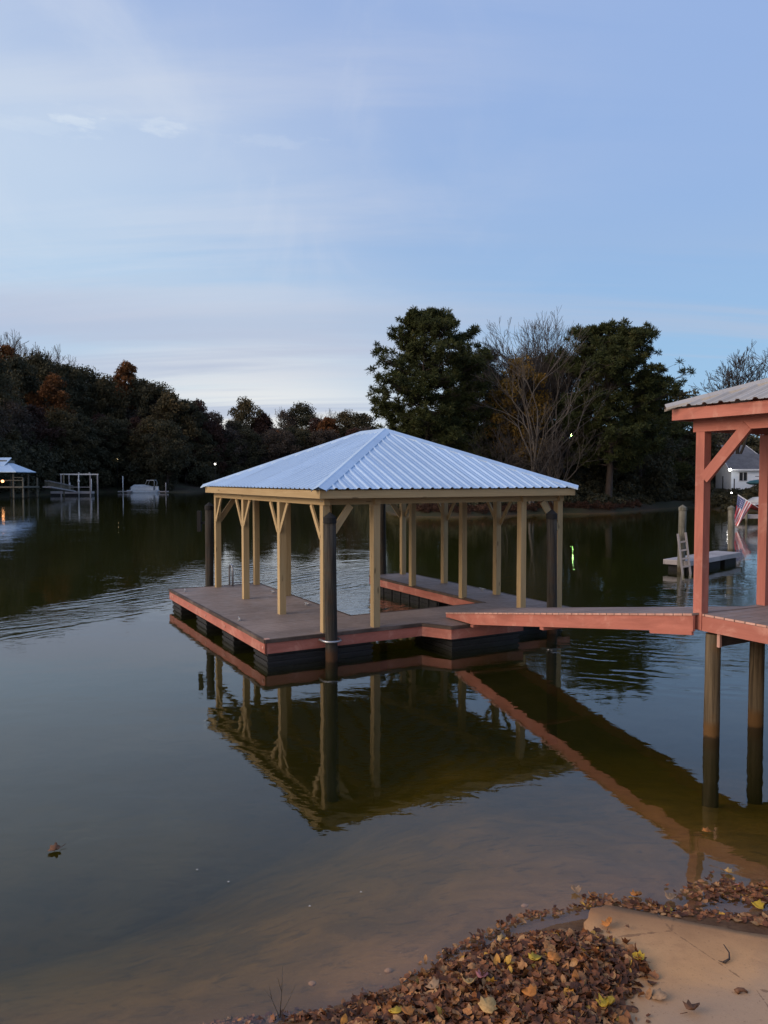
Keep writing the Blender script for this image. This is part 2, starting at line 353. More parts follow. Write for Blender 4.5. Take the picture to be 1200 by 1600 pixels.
M['lf_brown'] = leafmat('brown_leaf', (.15, .07, .035)); M['lf_pink'] = leafmat('pink_leaf', (.40, .15, .14)); M['lf_pale'] = leafmat('pale_leaf', (.55, .33, .12))
# concrete slab
m = Mt('tan_concrete'); o = m.coord(); a = m.noise(o, 1.2, 6, .6, .4); b = m.noise(o, 45, 4, .7); c = m.noise(m.mapping(o, (1, 1, 1)), 4, 5, .65)
col = m.mix(m.ramp(a, .35, .7), (.55, .305, .14), (.42, .23, .108)); col = m.mix(m.ramp(c, .5, .75, 0, .6), col, (.30, .155, .08))
xyz = m.n('ShaderNodeSeparateXYZ', {0: o}).outputs
grey = m.ramp(m.math('ADD', m.math('SUBTRACT', m.math('MULTIPLY', xyz[0], .5), xyz[1]), m.math('MULTIPLY', a, .8)), -3.4, -2.9, 0, .65)
col = m.mix(grey, col, (.34, .25, .18))
col = m.mix(m.ramp(b, .60, .70, 0, .55), col, (.14, .08, .045))
sp = m.noise(o, 160, 3, .7); col = m.mix(m.ramp(sp, .60, .72, 0, .5), col, (.62, .42, .27)); col = m.mix(m.ramp(m.noise(o, 95, 3, .7), .63, .72, 0, .6), col, (.10, .055, .035))
cr_ = m.n('ShaderNodeTexVoronoi', {'Vector': m.mapping(o, (1, 1, 1)), 'Scale': .9}, feature='DISTANCE_TO_EDGE').outputs['Distance']
crn = m.math('ADD', cr_, m.math('MULTIPLY', m.math('SUBTRACT', m.noise(o, 9, 5, .7), .5), .06)); col = m.mix(m.ramp(crn, .006, .0, 0, .55), col, (.10, .055, .035))
wet = m.math('ADD', xyz[2], m.math('MULTIPLY', m.math('SUBTRACT', c, .5), .05)); col = m.mix(m.ramp(wet, .105, .055, 0, .75), col, (.20, .10, .05))
M['concrete'] = m.pbr(col, .85, m.bump(b, .35, .004, m.bump(a, .3, .02)), spec=.2)
# ground: lake bed near the water, soil, leaf-covered woodland floor further off
m = Mt('lake_bed_and_bank'); o = m.coord(); z = m.n('ShaderNodeSeparateXYZ', {0: o}).outputs[2]
a = m.noise(o, 1.1, 7, .65, .8); b = m.noise(m.mapping(o, (1, 1.6, 1)), 4.5, 7, .7, .6); c = m.noise(o, 30, 4, .7); big = m.noise(o, .12, 4, .6)
bed = m.mix(m.ramp(a, .35, .65), (.205, .104, .040), (.130, .070, .030)); bed = m.mix(m.ramp(b, .50, .68, 0, .6), bed, (.050, .034, .022)); bed = m.mix(m.ramp(m.noise(m.mapping(o, (1, 1, 1)), 11, 5, .75, 1.2), .62, .72, 0, .5), bed, (.035, .024, .016)); bed = m.mix(m.ramp(m.noise(o, 55, 2, .5), .70, .76, 0, .8), bed, (.36, .26, .17)); bed = m.mix(m.ramp(c, .6, .72, 0, .35), bed, (.07, .045, .03))
soil = m.mix(m.ramp(b, .35, .65), (.085, .045, .026), (.13, .075, .042)); soil = m.mix(m.ramp(c, .45, .7, 0, .7), soil, (.05, .024, .014))
far = m.mix(m.ramp(big, .4, .6), (.034, .026, .017), (.028, .030, .015)); far = m.mix(m.ramp(b, .45, .7, 0, .6), far, (.050, .028, .018))
yy = m.n('ShaderNodeSeparateXYZ', {0: o}).outputs[1]
land = m.mix(m.ramp(yy, 14, 30), soil, far)
M['ground'] = m.pbr(m.mix(m.ramp(m.math('ADD', z, m.math('MULTIPLY', b, .1)), -.02, .09), bed, land), .9, m.bump(b, .5, .03), spec=.15)
# water
m = Mt('lake_water'); o = m.coord(); s = m.n('ShaderNodeSeparateXYZ', {0: o}).outputs
swell = m.noise(m.mapping(o, (.55, .8, 1)), .55, 3, .5, .4)
rip = m.noise(m.mapping(o, (1.0, 1.7, 1), rot=(0, 0, R(14))), 2.1, 3, .5, .5)
fine = m.noise(m.mapping(o, (1.0, 2.4, 1), rot=(0, 0, R(-9))), 5.5, 2, .5, .3)
pm = m.noise(m.mapping(o, (.055, .075, 1)), 1.0, 3, .55, .6)
patch = m.ramp(pm, .46, .62)
ynear = m.ramp(s[1], 9.5, 17.0)
def spot(x, y, r1, k):
    d = m.math('SQRT', m.math('ADD', m.math('POWER', m.math('SUBTRACT', s[0], x), 2.0), m.math('POWER', m.math('SUBTRACT', s[1], y), 2.0)))
    return m.math('MULTIPLY', m.ramp(d, r1, r1 * .35), k)
# a breeze line runs from the left towards the far corner of the dock
bd_ = m.math('ABSOLUTE', m.math('ADD', m.math('SUBTRACT', m.math('ADD', s[0], 8.3), m.math('MULTIPLY', m.math('SUBTRACT', s[1], 16.0), .24)), m.math('MULTIPLY', m.math('SUBTRACT', m.noise(m.mapping(o, (.25, .25, 1)), 1.0, 3, .5), .5), 3.0)))
band = m.math('MULTIPLY', m.ramp(bd_, 1.9, .3), m.math('MULTIPLY', m.ramp(s[1], 14.5, 17.0), m.ramp(s[1], 36, 24)))
spots = m.math('MAXIMUM', m.math('MAXIMUM', m.math('MULTIPLY', band, .7), spot(-.6, 23, 7, .9)), spot(8, 17, 6, .8))
act = m.math('MAXIMUM', m.math('MULTIPLY', patch, m.math('MULTIPLY', ynear, .22)), spots)
ph = m.math('ADD', m.math('MULTIPLY', m.math('ADD', m.math('MULTIPLY', s[0], -.80), m.math('MULTIPLY', s[1], .60)), 13.5), m.math('MULTIPLY', m.noise(m.mapping(o, (.35, .35, 1)), 1.0, 3, .5), 16.0))
crest = m.math('MULTIPLY', m.math('ADD', m.math('MULTIPLY', m.math('SINE', ph), .7), m.math('MULTIPLY', m.math('SINE', m.math('ADD', m.math('MULTIPLY', ph, 1.63), m.math('MULTIPLY', m.noise(m.mapping(o, (1.1, 1.1, 1)), 1.0, 3, .6), 9.0))), .45)), m.math('MULTIPLY', m.math('MAXIMUM', band, spot(-1.0, 24, 8, .8)), m.ramp(m.noise(m.mapping(o, (.55, .4, 1)), 1.0, 4, .6), .40, .62)))
ph2 = m.math('ADD', m.math('MULTIPLY', m.math('ADD', m.math('MULTIPLY', s[0], .30), m.math('MULTIPLY', s[1], .95)), 17.0), m.math('MULTIPLY', m.noise(m.mapping(o, (.5, .5, 1)), 1.0, 3, .5), 18.0))
crest2 = m.math('MULTIPLY', m.math('MULTIPLY', m.math('SINE', ph2), m.ramp(m.noise(m.mapping(o, (.6, .8, 1)), 1.0, 4, .6), .40, .62)), m.math('MAXIMUM', spot(9, 19.5, 7, .9), spot(5.5, 13.8, 3.2, .8)))
h = m.math('ADD', m.math('MULTIPLY', swell, .0130), m.math('MULTIPLY', rip, m.math('ADD', m.math('MULTIPLY', act, .0095), .0022)))
h = m.math('ADD', h, m.math('MULTIPLY', fine, m.math('ADD', m.math('MULTIPLY', act, .0042), .00025)))
h = m.math('ADD', h, m.math('ADD', m.math('MULTIPLY', crest, .0060), m.math('MULTIPLY', crest2, .0034)))
bn = m.bump(h, 1.0, 1.0)
fr = m.n('ShaderNodeFresnel', {'IOR': 1.43, 'Normal': bn}).outputs[0]
bf = m.n('ShaderNodeNewGeometry').outputs['Backfacing']
fr = m.n('ShaderNodeMix', {0: bf, 2: fr, 3: .04}, data_type='FLOAT').outputs[0]
gl = m.n('ShaderNodeBsdfGlossy', {'Color': (.97, .98, 1.0), 'Roughness': .015, 'Normal': bn}); tp = m.n('ShaderNodeBsdfTransparent', {'Color': (1, 1, 1)})
mx = m.n('ShaderNodeMixShader', {0: fr, 1: tp.outputs[0], 2: gl.outputs[0]}); m.t.links.new(mx.outputs[0], m.out.inputs[0])
va = m.n('ShaderNodeVolumeAbsorption', {'Color': (.66, .68, .02), 'Density': .62}); vs_ = m.n('ShaderNodeVolumeScatter', {'Color': (.50, .52, .30), 'Density': .025, 'Anisotropy': .3}); ad = m.n('ShaderNodeAddShader', {0: va.outputs[0], 1: vs_.outputs[0]}); m.t.links.new(ad.outputs[0], m.out.inputs[1])
M['water'] = m.mat
def lampmat(name, c, k):
    m = Mt(name); e = m.n('ShaderNodeEmission', {'Color': c, 'Strength': k}); m.t.links.new(e.outputs[0], m.out.inputs[0]); return m.mat

# ------------------------------------------------------------------ terrain and water
def P2(px, d): return ((px - 600) / F_PX * d, d)
WATER = [(-60, -30), (-12, 3.2), (-3.5, 4.0), (-1.2, 4.30), (-.55, 4.50), (.05, 4.80), (.45, 5.10), (.90, 5.35), (1.45, 5.56), (2.0, 5.62), (2.6, 5.62), (3.3, 5.75), (4.2, 5.5), (6, 5.2), (12, 4.5), (30, 8), (48, 30),
         (52, 60), P2(1195, 78), P2(1130, 80), P2(1075, 92), P2(1010, 82), P2(960, 74), P2(880, 73), P2(800, 69), P2(720, 66.5), P2(655, 67), P2(617, 71), P2(606, 78), (-1.0, 105), (-3, 150), (-8, 225), P2(520, 238), P2(430, 236), P2(350, 225), P2(310, 205),
         P2(285, 186), P2(250, 188), P2(200, 200), P2(150, 186), P2(90, 170), P2(40, 150), P2(-30, 128), (-95, 90), (-120, 30), (-110, -30)]
SC = (1.61, 5.68); SE1 = Vector((1.1, -.44)).normalized(); SE2 = Vector((-.37, -.93)).normalized()
def slab_height(x, y): return .050 + .085 * np.maximum(0, 5.65 - y - (x - 1.61) * .12)
def sdist(x, y):
    """signed distance to the shoreline, positive on land"""
    pts = np.array(WATER, float); a = pts; b = np.roll(pts, -1, 0)
    px, py = x.ravel(), y.ravel(); best = np.full(px.shape, 1e9); inside = np.zeros(px.shape, bool)
    for (x0, y0), (x1, y1) in zip(a, b):
        dx, dy = x1 - x0, y1 - y0; t = np.clip(((px - x0) * dx + (py - y0) * dy) / (dx * dx + dy * dy), 0, 1)
        best = np.minimum(best, np.hypot(px - x0 - t * dx, py - y0 - t * dy))
        c = ((y0 > py) != (y1 > py)) & (px < (x1 - x0) * (py - y0) / (y1 - y0 + 1e-12) + x0); inside ^= c
    return np.where(inside, -best, best).reshape(x.shape)
OUT_X = [-200, 0, 30, 60, 100, 140, 180, 225, 260, 290, 330, 350, 365, 400, 430, 470, 520, 580, 640, 800, 1000, 1100, 1300]
OUT_Y = [490, 535, 548, 562, 578, 592, 600, 604, 616, 632, 654, 676, 668, 655, 662, 668, 662, 660, 690, 690, 690, 700, 700]
def outline_top(px, d): return CAM_H + (HOR - np.interp(px, OUT_X, OUT_Y)) / F_PX * d
def vnoise(x, y, s):
    return (np.sin(x * s * 1.3 + 1.7 * np.sin(y * s * .9)) + np.sin(y * s * 1.1 + 2.1 * np.sin(x * s * .7 + 1.3)) + .5 * np.sin((x + y) * s * 2.3)) / 2.5
def terrain(x, y):
    d = sdist(x, y); dist = np.hypot(x, y); px = 600 + F_PX * x / np.maximum(y, 1.0)
    px = np.where(y < 1, 300, np.clip(px, 110, 1300))
    near = (y < 20)
    wob = vnoise(x, y, 3.0) * .012 + vnoise(x, y, .8) * .03
    under = np.where(dist < 40, -np.minimum(.235 * -d * (1 + .22 * np.clip(1.2 - x, 0, 8)) + .02 * np.sin(x * 2.1 + y) * np.clip(-d, 0, 1), 2.6), -np.minimum(.35 * -d, 4.0))
    bank_near = .03 + .10 * np.minimum(d, 1.4) + .34 * np.maximum(d - 1.4, 0)
    bank_near = np.minimum(bank_near, 1.7 + .03 * d)
    hill = np.maximum(outline_top(px, np.maximum(dist, 60)) - 17, 1.6)
    k = np.clip(d / 60, 0, 1)
    bank_far = .35 + .55 * np.clip(d / 3, 0, 1) + (hill - .9) * k ** 1.15
    bank_far = np.where(px > 610, .25 + 1.75 * np.clip(d / 14, 0, 1) ** .8 + 3.0 * np.clip((d - 20) / 60, 0, 1), bank_far)
    bank_far = np.where((np.abs(px - 268) < 25) & (dist < 215), .25 + .03 * d, bank_far)
    land = np.where(near, bank_near, bank_far)
    rough = np.where(near, wob * np.clip(np.abs(d) * 1.5, 0, 1), vnoise(x, y, .35) * .12)
    res = np.where(d > 0, land * np.clip(d / .25, 0, 1), under) + rough
    # the bank is cut down where the concrete slab lies
    ra, rb = (x - SC[0]) * SE1[0] + (y - SC[1]) * SE1[1], (x - SC[0]) * SE2[0] + (y - SC[1]) * SE2[1]
    outd = np.hypot(np.maximum(np.maximum(-ra, ra - 3.6), 0), np.maximum(np.maximum(-rb, rb - 5.0), 0))
    sz = slab_height(x, y) - .05
    return np.where(outd < .7, np.minimum(res, sz + .02 * 0 + np.clip(outd - .03, 0, 1) * .6), res)
def th(x, y): return float(terrain(np.array([float(x)]), np.array([float(y)]))[0])
rad = [0.0] + list(np.geomspace(.6, 2600, 300))
ang = np.concatenate([np.arange(-180, -40, 5), np.arange(-40, 40, .4), np.arange(40, 180, 5)])
A_, R_ = np.meshgrid(np.radians(ang), np.array(rad[1:])); gx_, gy_ = np.sin(A_) * R_, np.cos(A_) * R_
gz_ = terrain(gx_, gy_)
verts = np.stack([gx_.ravel(), gy_.ravel(), gz_.ravel()], 1); verts = np.vstack([verts, [[0, 0, th(0, 0.01)]]])
nr, na = gx_.shape; faces = []
for i in range(nr - 1):
    for j in range(na):
        a, b = i * na + j, i * na + (j + 1) % na; faces.append((a, a + na, b + na, b))
for j in range(na): faces.append((len(verts) - 1, j, (j + 1) % na))
me = bpy.data.meshes.new('ground'); me.from_pydata(verts.tolist(), [], faces); me.polygons.foreach_set('use_smooth', [True] * len(faces)); me.materials.append(M['ground']); me.update()
o = bpy.data.objects.new('ground', me); COL.objects.link(o); tag(o, kind='structure', label='lake bed, bank and wooded shore ground')
w = MB().box(-400, 400, -60, 420, -9, 0).build('water', M['water']); tag(w, kind='structure', label='calm dark lake water')

# concrete slab running down into the water
def slabz(x, y): return float(slab_height(x, y))
c0 = Vector((1.61, 5.68)); e1 = Vector((1.1, -.44)).normalized(); e2 = Vector((-.37, -.93)).normalized()
bm = bmesh.new(); nx, ny = 44, 60; grid = []
for j in range(ny + 1):
    row = []
    for i in range(nx + 1):
        a, b = i / nx * 3.6, j / ny * 5.0; p = c0 + e1 * a + e2 * b
        if i == 0: p -= e1 * (random.uniform(-.012, .012) + .03 * math.sin(b * 3))
        if j == 0: p -= e2 * (random.uniform(-.010, .010) + .02 * math.sin(a * 4 + 1))
        if i == 0 and j == 0: p += (e1 + e2) * .05
        row.append(bm.verts.new((p.x, p.y, slabz(p.x, p.y) + .006 * math.sin(a * 2.3 + b))))
    grid.append(row)
for j in range(ny):
    for i in range(nx): bm.faces.new((grid[j][i], grid[j + 1][i], grid[j + 1][i + 1], grid[j][i + 1]))
edge = [grid[0][i] for i in range(nx + 1)] + [grid[j][nx] for j in range(1, ny + 1)] + [grid[ny][i] for i in range(nx - 1, -1, -1)] + [grid[j][0] for j in range(ny - 1, 0, -1)]
low = [bm.verts.new((v.co.x, v.co.y, v.co.z - .22)) for v in edge]
for i in range(len(edge)):
    j = (i + 1) % len(edge); bm.faces.new((edge[i], edge[j], low[j], low[i]))
bmesh.ops.recalc_face_normals(bm, faces=bm.faces)
me = bpy.data.meshes.new('pavement'); bm.to_mesh(me); me.materials.append(M['concrete'])
for p in me.polygons: p.use_smooth = p.normal.z > .8
o = bpy.data.objects.new('pavement', me); COL.objects.link(o); tag(o, kind='structure', label='tan concrete slab sloping into the water')

# ------------------------------------------------------------------ roofs
def ribbed_face(mb, o, e, n, W_, run, rise, lim, pitch=.229, rib=.026, off=.12):
    """o eave start, e unit along the eave, n unit horizontal inwards; lim(s) = plan depth of the face at s"""
    o, e, n = Vector(o), Vector(e), Vector(n); sl_ = (n * run + Vector((0, 0, rise))); sl_ /= run   # per metre of plan depth
    nor = e.cross(sl_).normalized(); nor = nor if nor.z > 0 else -nor
    s = 0.0; prof = []
    k = 0
    while s < W_:
        c = k * pitch + off
        for q, hh in ((-.042, 0), (-.018, rib), (.018, rib), (.042, 0), (.105, 0), (.112, .006), (.122, .006), (.129, 0)):
            t = c + q
            if 0 < t < W_: prof.append((t, hh))
        k += 1; s = k * pitch
    prof = [(0, 0)] + sorted(prof) + [(W_, 0)]
    pr = []
    for a, b in zip(prof, prof[1:]):
        pr.append(a)
        for brk in [x for x in lim.breaks if a[0] < x < b[0]]: pr.append((brk, a[1] + (b[1] - a[1]) * (brk - a[0]) / (b[0] - a[0])))
    pr.append(prof[-1]); k0 = len(mb.v)
    for t, hh in pr:
        mb.v.append(o + e * t + nor * hh); mb.v.append(o + e * t + sl_ * lim(t) + nor * hh)
    for i in range(len(pr) - 1):
        a = k0 + 2 * i; t0, t1 = pr[i][0], pr[i + 1][0]
        mb.face((a, a + 2, a + 3, a + 1), ((t0, 0), (t1, 0), (t1, lim(t1)), (t0, lim(t0))), .5)
class Lim:
    def __init__(s, w, d): s.w, s.d = w, d; s.breaks = [d, w - d] if d < w / 2 - 1e-6 else [w / 2]
    def __call__(s, t): return max(0, min(t, s.w - t, s.d))
def hip_roof(root, x0, x1, y0, y1, ze, slope, mat, pitch=.229, cap_w=.15):
    """hip roof with metal panels, returns the ridge height. Sides are parts named roof_panel."""
    wx, wy = x1 - x0, y1 - y0; d = min(wx, wy) / 2; rise = d * slope
    for (o, e, n, W_) in (((x0, y0, ze), (1, 0, 0), (0, 1, 0), wx), ((x1, y0, ze), (0, 1, 0), (-1, 0, 0), wy), ((x1, y1, ze), (-1, 0, 0), (0, -1, 0), wx), ((x0, y1, ze), (0, -1, 0), (1, 0, 0), wy)):
        mb = MB(); ribbed_face(mb, o, e, n, W_, d, rise, Lim(W_, d), pitch); ob = mb.build('roof_panel', mat, root)
        so_ = ob.modifiers.new('s', 'SOLIDIFY'); so_.thickness = .003; so_.offset = -1
    if wx <= wy: r0, r1 = Vector((x0 + d, y0 + d, ze + rise)), Vector((x0 + d, y1 - d, ze + rise))
    else: r0, r1 = Vector((x0 + d, y0 + d, ze + rise)), Vector((x1 - d, y0 + d, ze + rise))
    def cap(a, b, n1, n2):
        """bent sheet from a to b; n1,n2 = directions down each slope (unit vectors, perpendicular to a-b)"""
        mb = MB(); up = Vector((0, 0, .040)); ax = (b - a).normalized()
        a = a - ax * .02
        pr = [n1 * cap_w - up * .1 + Vector((0, 0, .0)), n1 * cap_w + up * .62, n1 * .035 + up * 1.0, up * 1.25, n2 * .035 + up * 1.0, n2 * cap_w + up * .62, n2 * cap_w - up * .1]
        for i in range(len(pr) - 1): mb.poly([a + pr[i], b + pr[i], b + pr[i + 1], a + pr[i + 1]], r=.5)
        ob = mb.build('hip_cap' if abs(ax.z) > .05 else 'ridge_cap', mat, root); return ob
    def perp(ax, slopevec):
        n_ = slopevec - ax * slopevec.dot(ax); return n_.normalized()
    Sx = {'y0': Vector((0, -1, -slope)), 'y1': Vector((0, 1, -slope)), 'x0': Vector((-1, 0, -slope)), 'x1': Vector((1, 0, -slope))}
    rr = {(0, 0): r0, (1, 0): r0 if wx <= wy else r1, (1, 1): r1, (0, 1): r1 if wx <= wy else r0}
    for (i, j), top in rr.items():
        c = Vector((x1 if i else x0, y1 if j else y0, ze)); ax = (top - c).normalized()
        # down-slope directions of the two faces meeting at this hip
        fa, fb = Sx['x1' if i else 'x0'], Sx['y1' if j else 'y0']
        # in-plane vectors perpendicular to the hip, pointing away from it
        na_ = ax.cross(Vector((0, 0, 1))).normalized()
        def side(fv, other):
            nn = fv.cross(ax).cross(fv) if False else None
            pn = Vector((-fv.x, -fv.y, 0)); pl = Vector((fv.x * slope, fv.y * slope, 1)).normalized()   # plane normal (slope face)
            q = pl.cross(ax).normalized()
            return q if q.dot(Vector((fv.x, fv.y, 0))) * 0 + q.dot(other) < 0 else -q
        qa = side(fa, Vector((fb.x, fb.y, 0))); qb = side(fb, Vector((fa.x, fa.y, 0)))
        cap(c, top, qa, qb)
    if (r1 - r0).length > .05:
        if wx <= wy: cap(r0, r1, Sx['x0'].normalized(), Sx['x1'].normalized())
        else: cap(r0, r1, Sx['y0'].normalized(), Sx['y1'].normalized())
    return ze + rise, r0, r1

# ------------------------------------------------------------------ wooden boat dock with pavilion
ROT0 = R(29.2); ROT = R(29.01); D0 = Vector((-2.104, 13.306, 0)); U_ = Vector((math.cos(ROT), math.sin(ROT), 0)); V_ = Vector((-math.sin(ROT), math.cos(ROT), 0))
def Wd(u, v, z=0): return D0 + U_ * u + V_ * v + Vector((0, 0, z))
dock = empty('covered_boat_dock', D0, ROT)
tag(dock, 'U-shaped floating dock with salmon fascia and a pine pavilion under a blue-grey metal roof', 'boat dock')
ZD = .45; LV = 7.12; UF = 2.42; UI = 5.86; UO = 7.15; VC = 1.45; UE0, UE1, VE = 3.58, 5.35, -.57
def boards(mb, u0, u1, v0, v1, z, th_=.025, w=.14, gap=.005, along='u'):
    n = max(1, round((v1 - v0 if along == 'u' else u1 - u0) / (w + gap))); st_ = ((v1 - v0) if along == 'u' else (u1 - u0)) / n
    for i in range(n):
        if along == 'u': mb.box(u0, u1, v0 + i * st_ + gap / 2, v0 + (i + 1) * st_ - gap / 2, z - th_, z)
        else: mb.box(u0 + i * st_ + gap / 2, u0 + (i + 1) * st_ - gap / 2, v0, v1, z - th_, z)
mb = MB()
boards(mb, .04, UF - .04, VC, LV - .04, ZD); boards(mb, UI + .04, UO - .04, VC, LV - .04, ZD); boards(mb, .04, UO - .04, .04, VC - .04, ZD)
boards(mb, UE0 + .02, UE1 - .03, VE + .04, .03, ZD - .002)
mb.poly([(3.28, .03, ZD - .003), (UE0 + .02, VE + .05, ZD - .003), (UE0 + .02, .03, ZD - .003)])
# the boards left out at the mouth of the walkway where the fingers start
mb.box(.04, UF - .04, VC - .038, VC - .002, ZD - .025, ZD - .001); mb.box(UI + .04, UO - .04, VC - .038, VC - .002, ZD - .025, ZD - .001)
mb.build('deck', M['deck'], dock)
outl = [(0, 0), (3.26, 0), (UE0, VE), (UE1, VE), (UE1, 0), (UO, 0), (UO, LV), (UI, LV), (UI, VC), (UF, VC), (UF, LV), (0, LV)]
for i in range(len(outl)):
    a, b = Vector((*outl[i], 0)), Vector((*outl[(i + 1) % len(outl)], 0)); dd = (b - a).normalized(); inn = Vector((-dd.y, dd.x, 0))
    MB().bar(a + inn * .019 + Vector((0, 0, ZD - .155)), b + inn * .019 - dd * .0 + Vector((0, 0, ZD - .155)), .038, .19).build('fascia_board', M['red'], dock)
    mb = MB(); ln = (b - a).length; t = 0
    while t < ln - .02:
        t2 = min(ln, t + random.uniform(1.2, 2.6)); jz = random.uniform(-.003, .003)
        mb.bar(a + dd * t + inn * .012 + Vector((0, 0, ZD - .026 + jz)), a + dd * (t2 - .004) + inn * .012 + Vector((0, 0, ZD - .026 + jz)), .062, .062); t = t2
    mb.build('edge_trim', M['edge'], dock)
# joists under the deck
mb = MB()
for v in np.arange(.5, LV, .8):
    for (u0, u1) in ((.05, UF - .05), (UI + .05, UO - .05)): mb.box(u0, u1, v - .02, v + .02, ZD - .2, ZD - .035)
for u in np.arange(2.7, 5.8, .6): mb.box(u - .02, u + .02, .05, VC - .05, ZD - .2, ZD - .035)
mb.build('joists', M['edge'], dock)
def float_billet(u0, u1, v0, v1, z0=-.22, z1=ZD - .205):
    """ribbed black polyethylene float"""
    mb = MB(); n = 9; hh = (z1 - z0) / n
    for i in range(n):
        k = .022 if i % 2 else 0
        mb.box(u0 + k, u1 - k, v0 + k, v1 - k, z0 + i * hh + .002, z0 + (i + 1) * hh - .002, r=.5)
    mb.build('dock_float', M['float'], dock)
for v0, v1 in ((.06, .78), (2.0, 2.75), (3.95, 4.75), (6.2, 7.05)): float_billet(.06, 2.2, v0, v1)
for v0, v1 in ((1.6, 3.0), (3.6, 6.7)): float_billet(UI + .08, UO - .08, v0, v1)
float_billet(UE0 + .05, UE1 - .05, VE + .06, .9); float_billet(5.7, 7.0, .1, 1.1)
# inner edge of the right finger carries a row of rub posts
for v in np.arange(1.9, 6.7, .48): MB().box(UI - .035, UI - .005, v - .018, v + .018, -.15, ZD - .25).build('rub_post', M['black'], dock)
# posts, braces, beams
PU = [1.225, 2.285, 5.86, 6.88]; PV = [.13, 2.32, 4.66, 6.90]; PW = .14
ZB0, ZB1 = 2.82, 2.97; ZE = 3.105
mbx = []
for iu, u in enumerate(PU):
    for iv, v in enumerate(PV):
        p = MB().box(u - PW / 2, u + PW / 2, v - PW / 2, v + PW / 2, ZD - .01, ZB0 - .002, r=random.uniform(0, .6)).build('post', M['pine'], dock)
        sgn = []
        if iu in (0, 3):
            if iv > 0: sgn.append((0, -1))
            if iv < 3: sgn.append((0, 1))
        if iu == 0 and iv in (0, 3): sgn.append((1, 0))
        if iu == 3 and iv in (0, 3): sgn.append((-1, 0))
        for (a, b) in sgn:
            side = .052 if iu == 0 else -.052
            off_u, off_v = ((-side, 0) if b else (0, -.052 if iv == 0 else .052))
            s0 = Vector((u + a * .06 + off_u, v + b * .06 + off_v, ZB0 - .62)); s1 = Vector((u + a * .50 + off_u, v + b * .50 + off_v, ZB0 - .01))
            q = MB().bar(s0, s1, .036, .09 if b else .135, wdir=(1, 0, 0) if b else (0, 1, 0)).build('knee_brace', M['pine'], p)
for u_, sg_ in ((PU[0], -1), (PU[3], 1)):
    for v in PV:
        for dv in (-.035, .035): MB().tube([(u_ + sg_ * .058, v + dv, ZB0 + .07), (u_ + sg_ * .070, v + dv, ZB0 + .07)], .010, 6).build('bolt', M['steel'], dock)
for u in PU:
    MB().box(u - .06, u + .06, PV[0] - .11, PV[3] + .11, ZB0, ZB1 + .002).build('beam', M['pine'], dock)
for v in (PV[0], PV[3]):
    MB().box(PU[0] + .062, PU[3] - .062, v - .055, v + .055, ZB0 + .003, ZB1 + .004).build('beam', M['pine'], dock)
EX0, EX1, EY0, EY1 = .97, 7.06, -.21, 7.13
for (a, b, vert) in (((EX0 + .04, EY0 + .02), (EX1 - .04, EY0 + .02), 0), ((EX1 - .02, EY0), (EX1 - .02, EY1), 1), ((EX0 + .04, EY1 - .02), (EX1 - .04, EY1 - .02), 0), ((EX0 + .02, EY0), (EX0 + .02, EY1), 1)):
    MB().bar((*a, ZE - .085), (*b, ZE - .085), .036, .145).build('eave_fascia', M['pine'], dock)
SLOPE = .427
ztop, r0, r1 = hip_roof(dock, EX0 - .035, EX1 + .035, EY0 - .035, EY1 + .035, ZE + .012, SLOPE, M['roof'])
mb = MB(); dd = (EX1 - EX0) / 2
for c in np.arange(EY0 + .3, EY1 - .1, .6):
    run = min(c - EY0, EY1 - c, dd)
    for sx_, x0 in ((1, EX0), (-1, EX1)): mb.bar((x0 + sx_ * .05, c, ZE - .06), (x0 + sx_ * run, c, ZE - .06 + (run - .05) * SLOPE), .038, .12)
for c in np.arange(EX0 + .3, EX1 - .1, .6):
    run = min(c - EX0, EX1 - c)
    for sy_, y0 in ((1, EY0), (-1, EY1)): mb.bar((c, y0 + sy_ * .05, ZE - .06), (c, y0 + sy_ * run, ZE - .06 + (run - .05) * SLOPE), .038, .12)
mb.build('rafters', M['pine'], dock)
# boat ladder at the back edge, cleats, bolts, hoop round the pile
def loop_tube(pts, r_, mat, name, parent, n=8): return MB().tube(pts, r_ * 1.25, n).build(name, mat, parent)
for du in (0, .42):
    pts = [Vector((1.62 + du, LV - .22, ZD - .01)), Vector((1.62 + du, LV - .22, ZD + .42))] + [Vector((1.62 + du, LV - .08 - .14 * math.cos(t), ZD + .42 + .14 * math.sin(t))) for t in np.linspace(0, math.pi, 9)] + [Vector((1.62 + du, LV + .06, ZD - .7))]
    if du == 0: lad = loop_tube(pts, .021, M['steel'], 'boarding_ladder', dock)
    else: loop_tube(pts, .021, M['steel'], 'rail', lad)
for z in (.3, .0, -.1): MB().bar((1.62, LV + .06, ZD - .25 + z), (2.04, LV + .06, ZD - .25 + z), .07, .03).build('tread', M['steel'], lad)
def cleat(u, v, rz):
    mb = MB(); c, s_ = math.cos(rz), math.sin(rz)
    def q(a, b, z): return (u + a * c - b * s_, v + a * s_ + b * c, ZD + z)
    mb.bar(q(-.05, 0, .005), q(.05, 0, .005), .05, .012); mb.tube([q(-.035, 0, .01), q(-.03, 0, .05)], .012, 6); mb.tube([q(.035, 0, .01), q(.03, 0, .05)], .012, 6)
    mb.tube([q(-.13, 0, .058), q(-.06, 0, .052), q(.06, 0, .052), q(.13, 0, .058)], [.007, .014, .014, .007], 6); mb.build('cleat', M['steel'], dock)
cleat(.20, 2.04, R(80)); cleat(.25, 6.5, R(80)); cleat(2.1, 5.2, R(90)); cleat(UO - .2, 3.0, R(90)); cleat(2.12, 3.1, R(90))
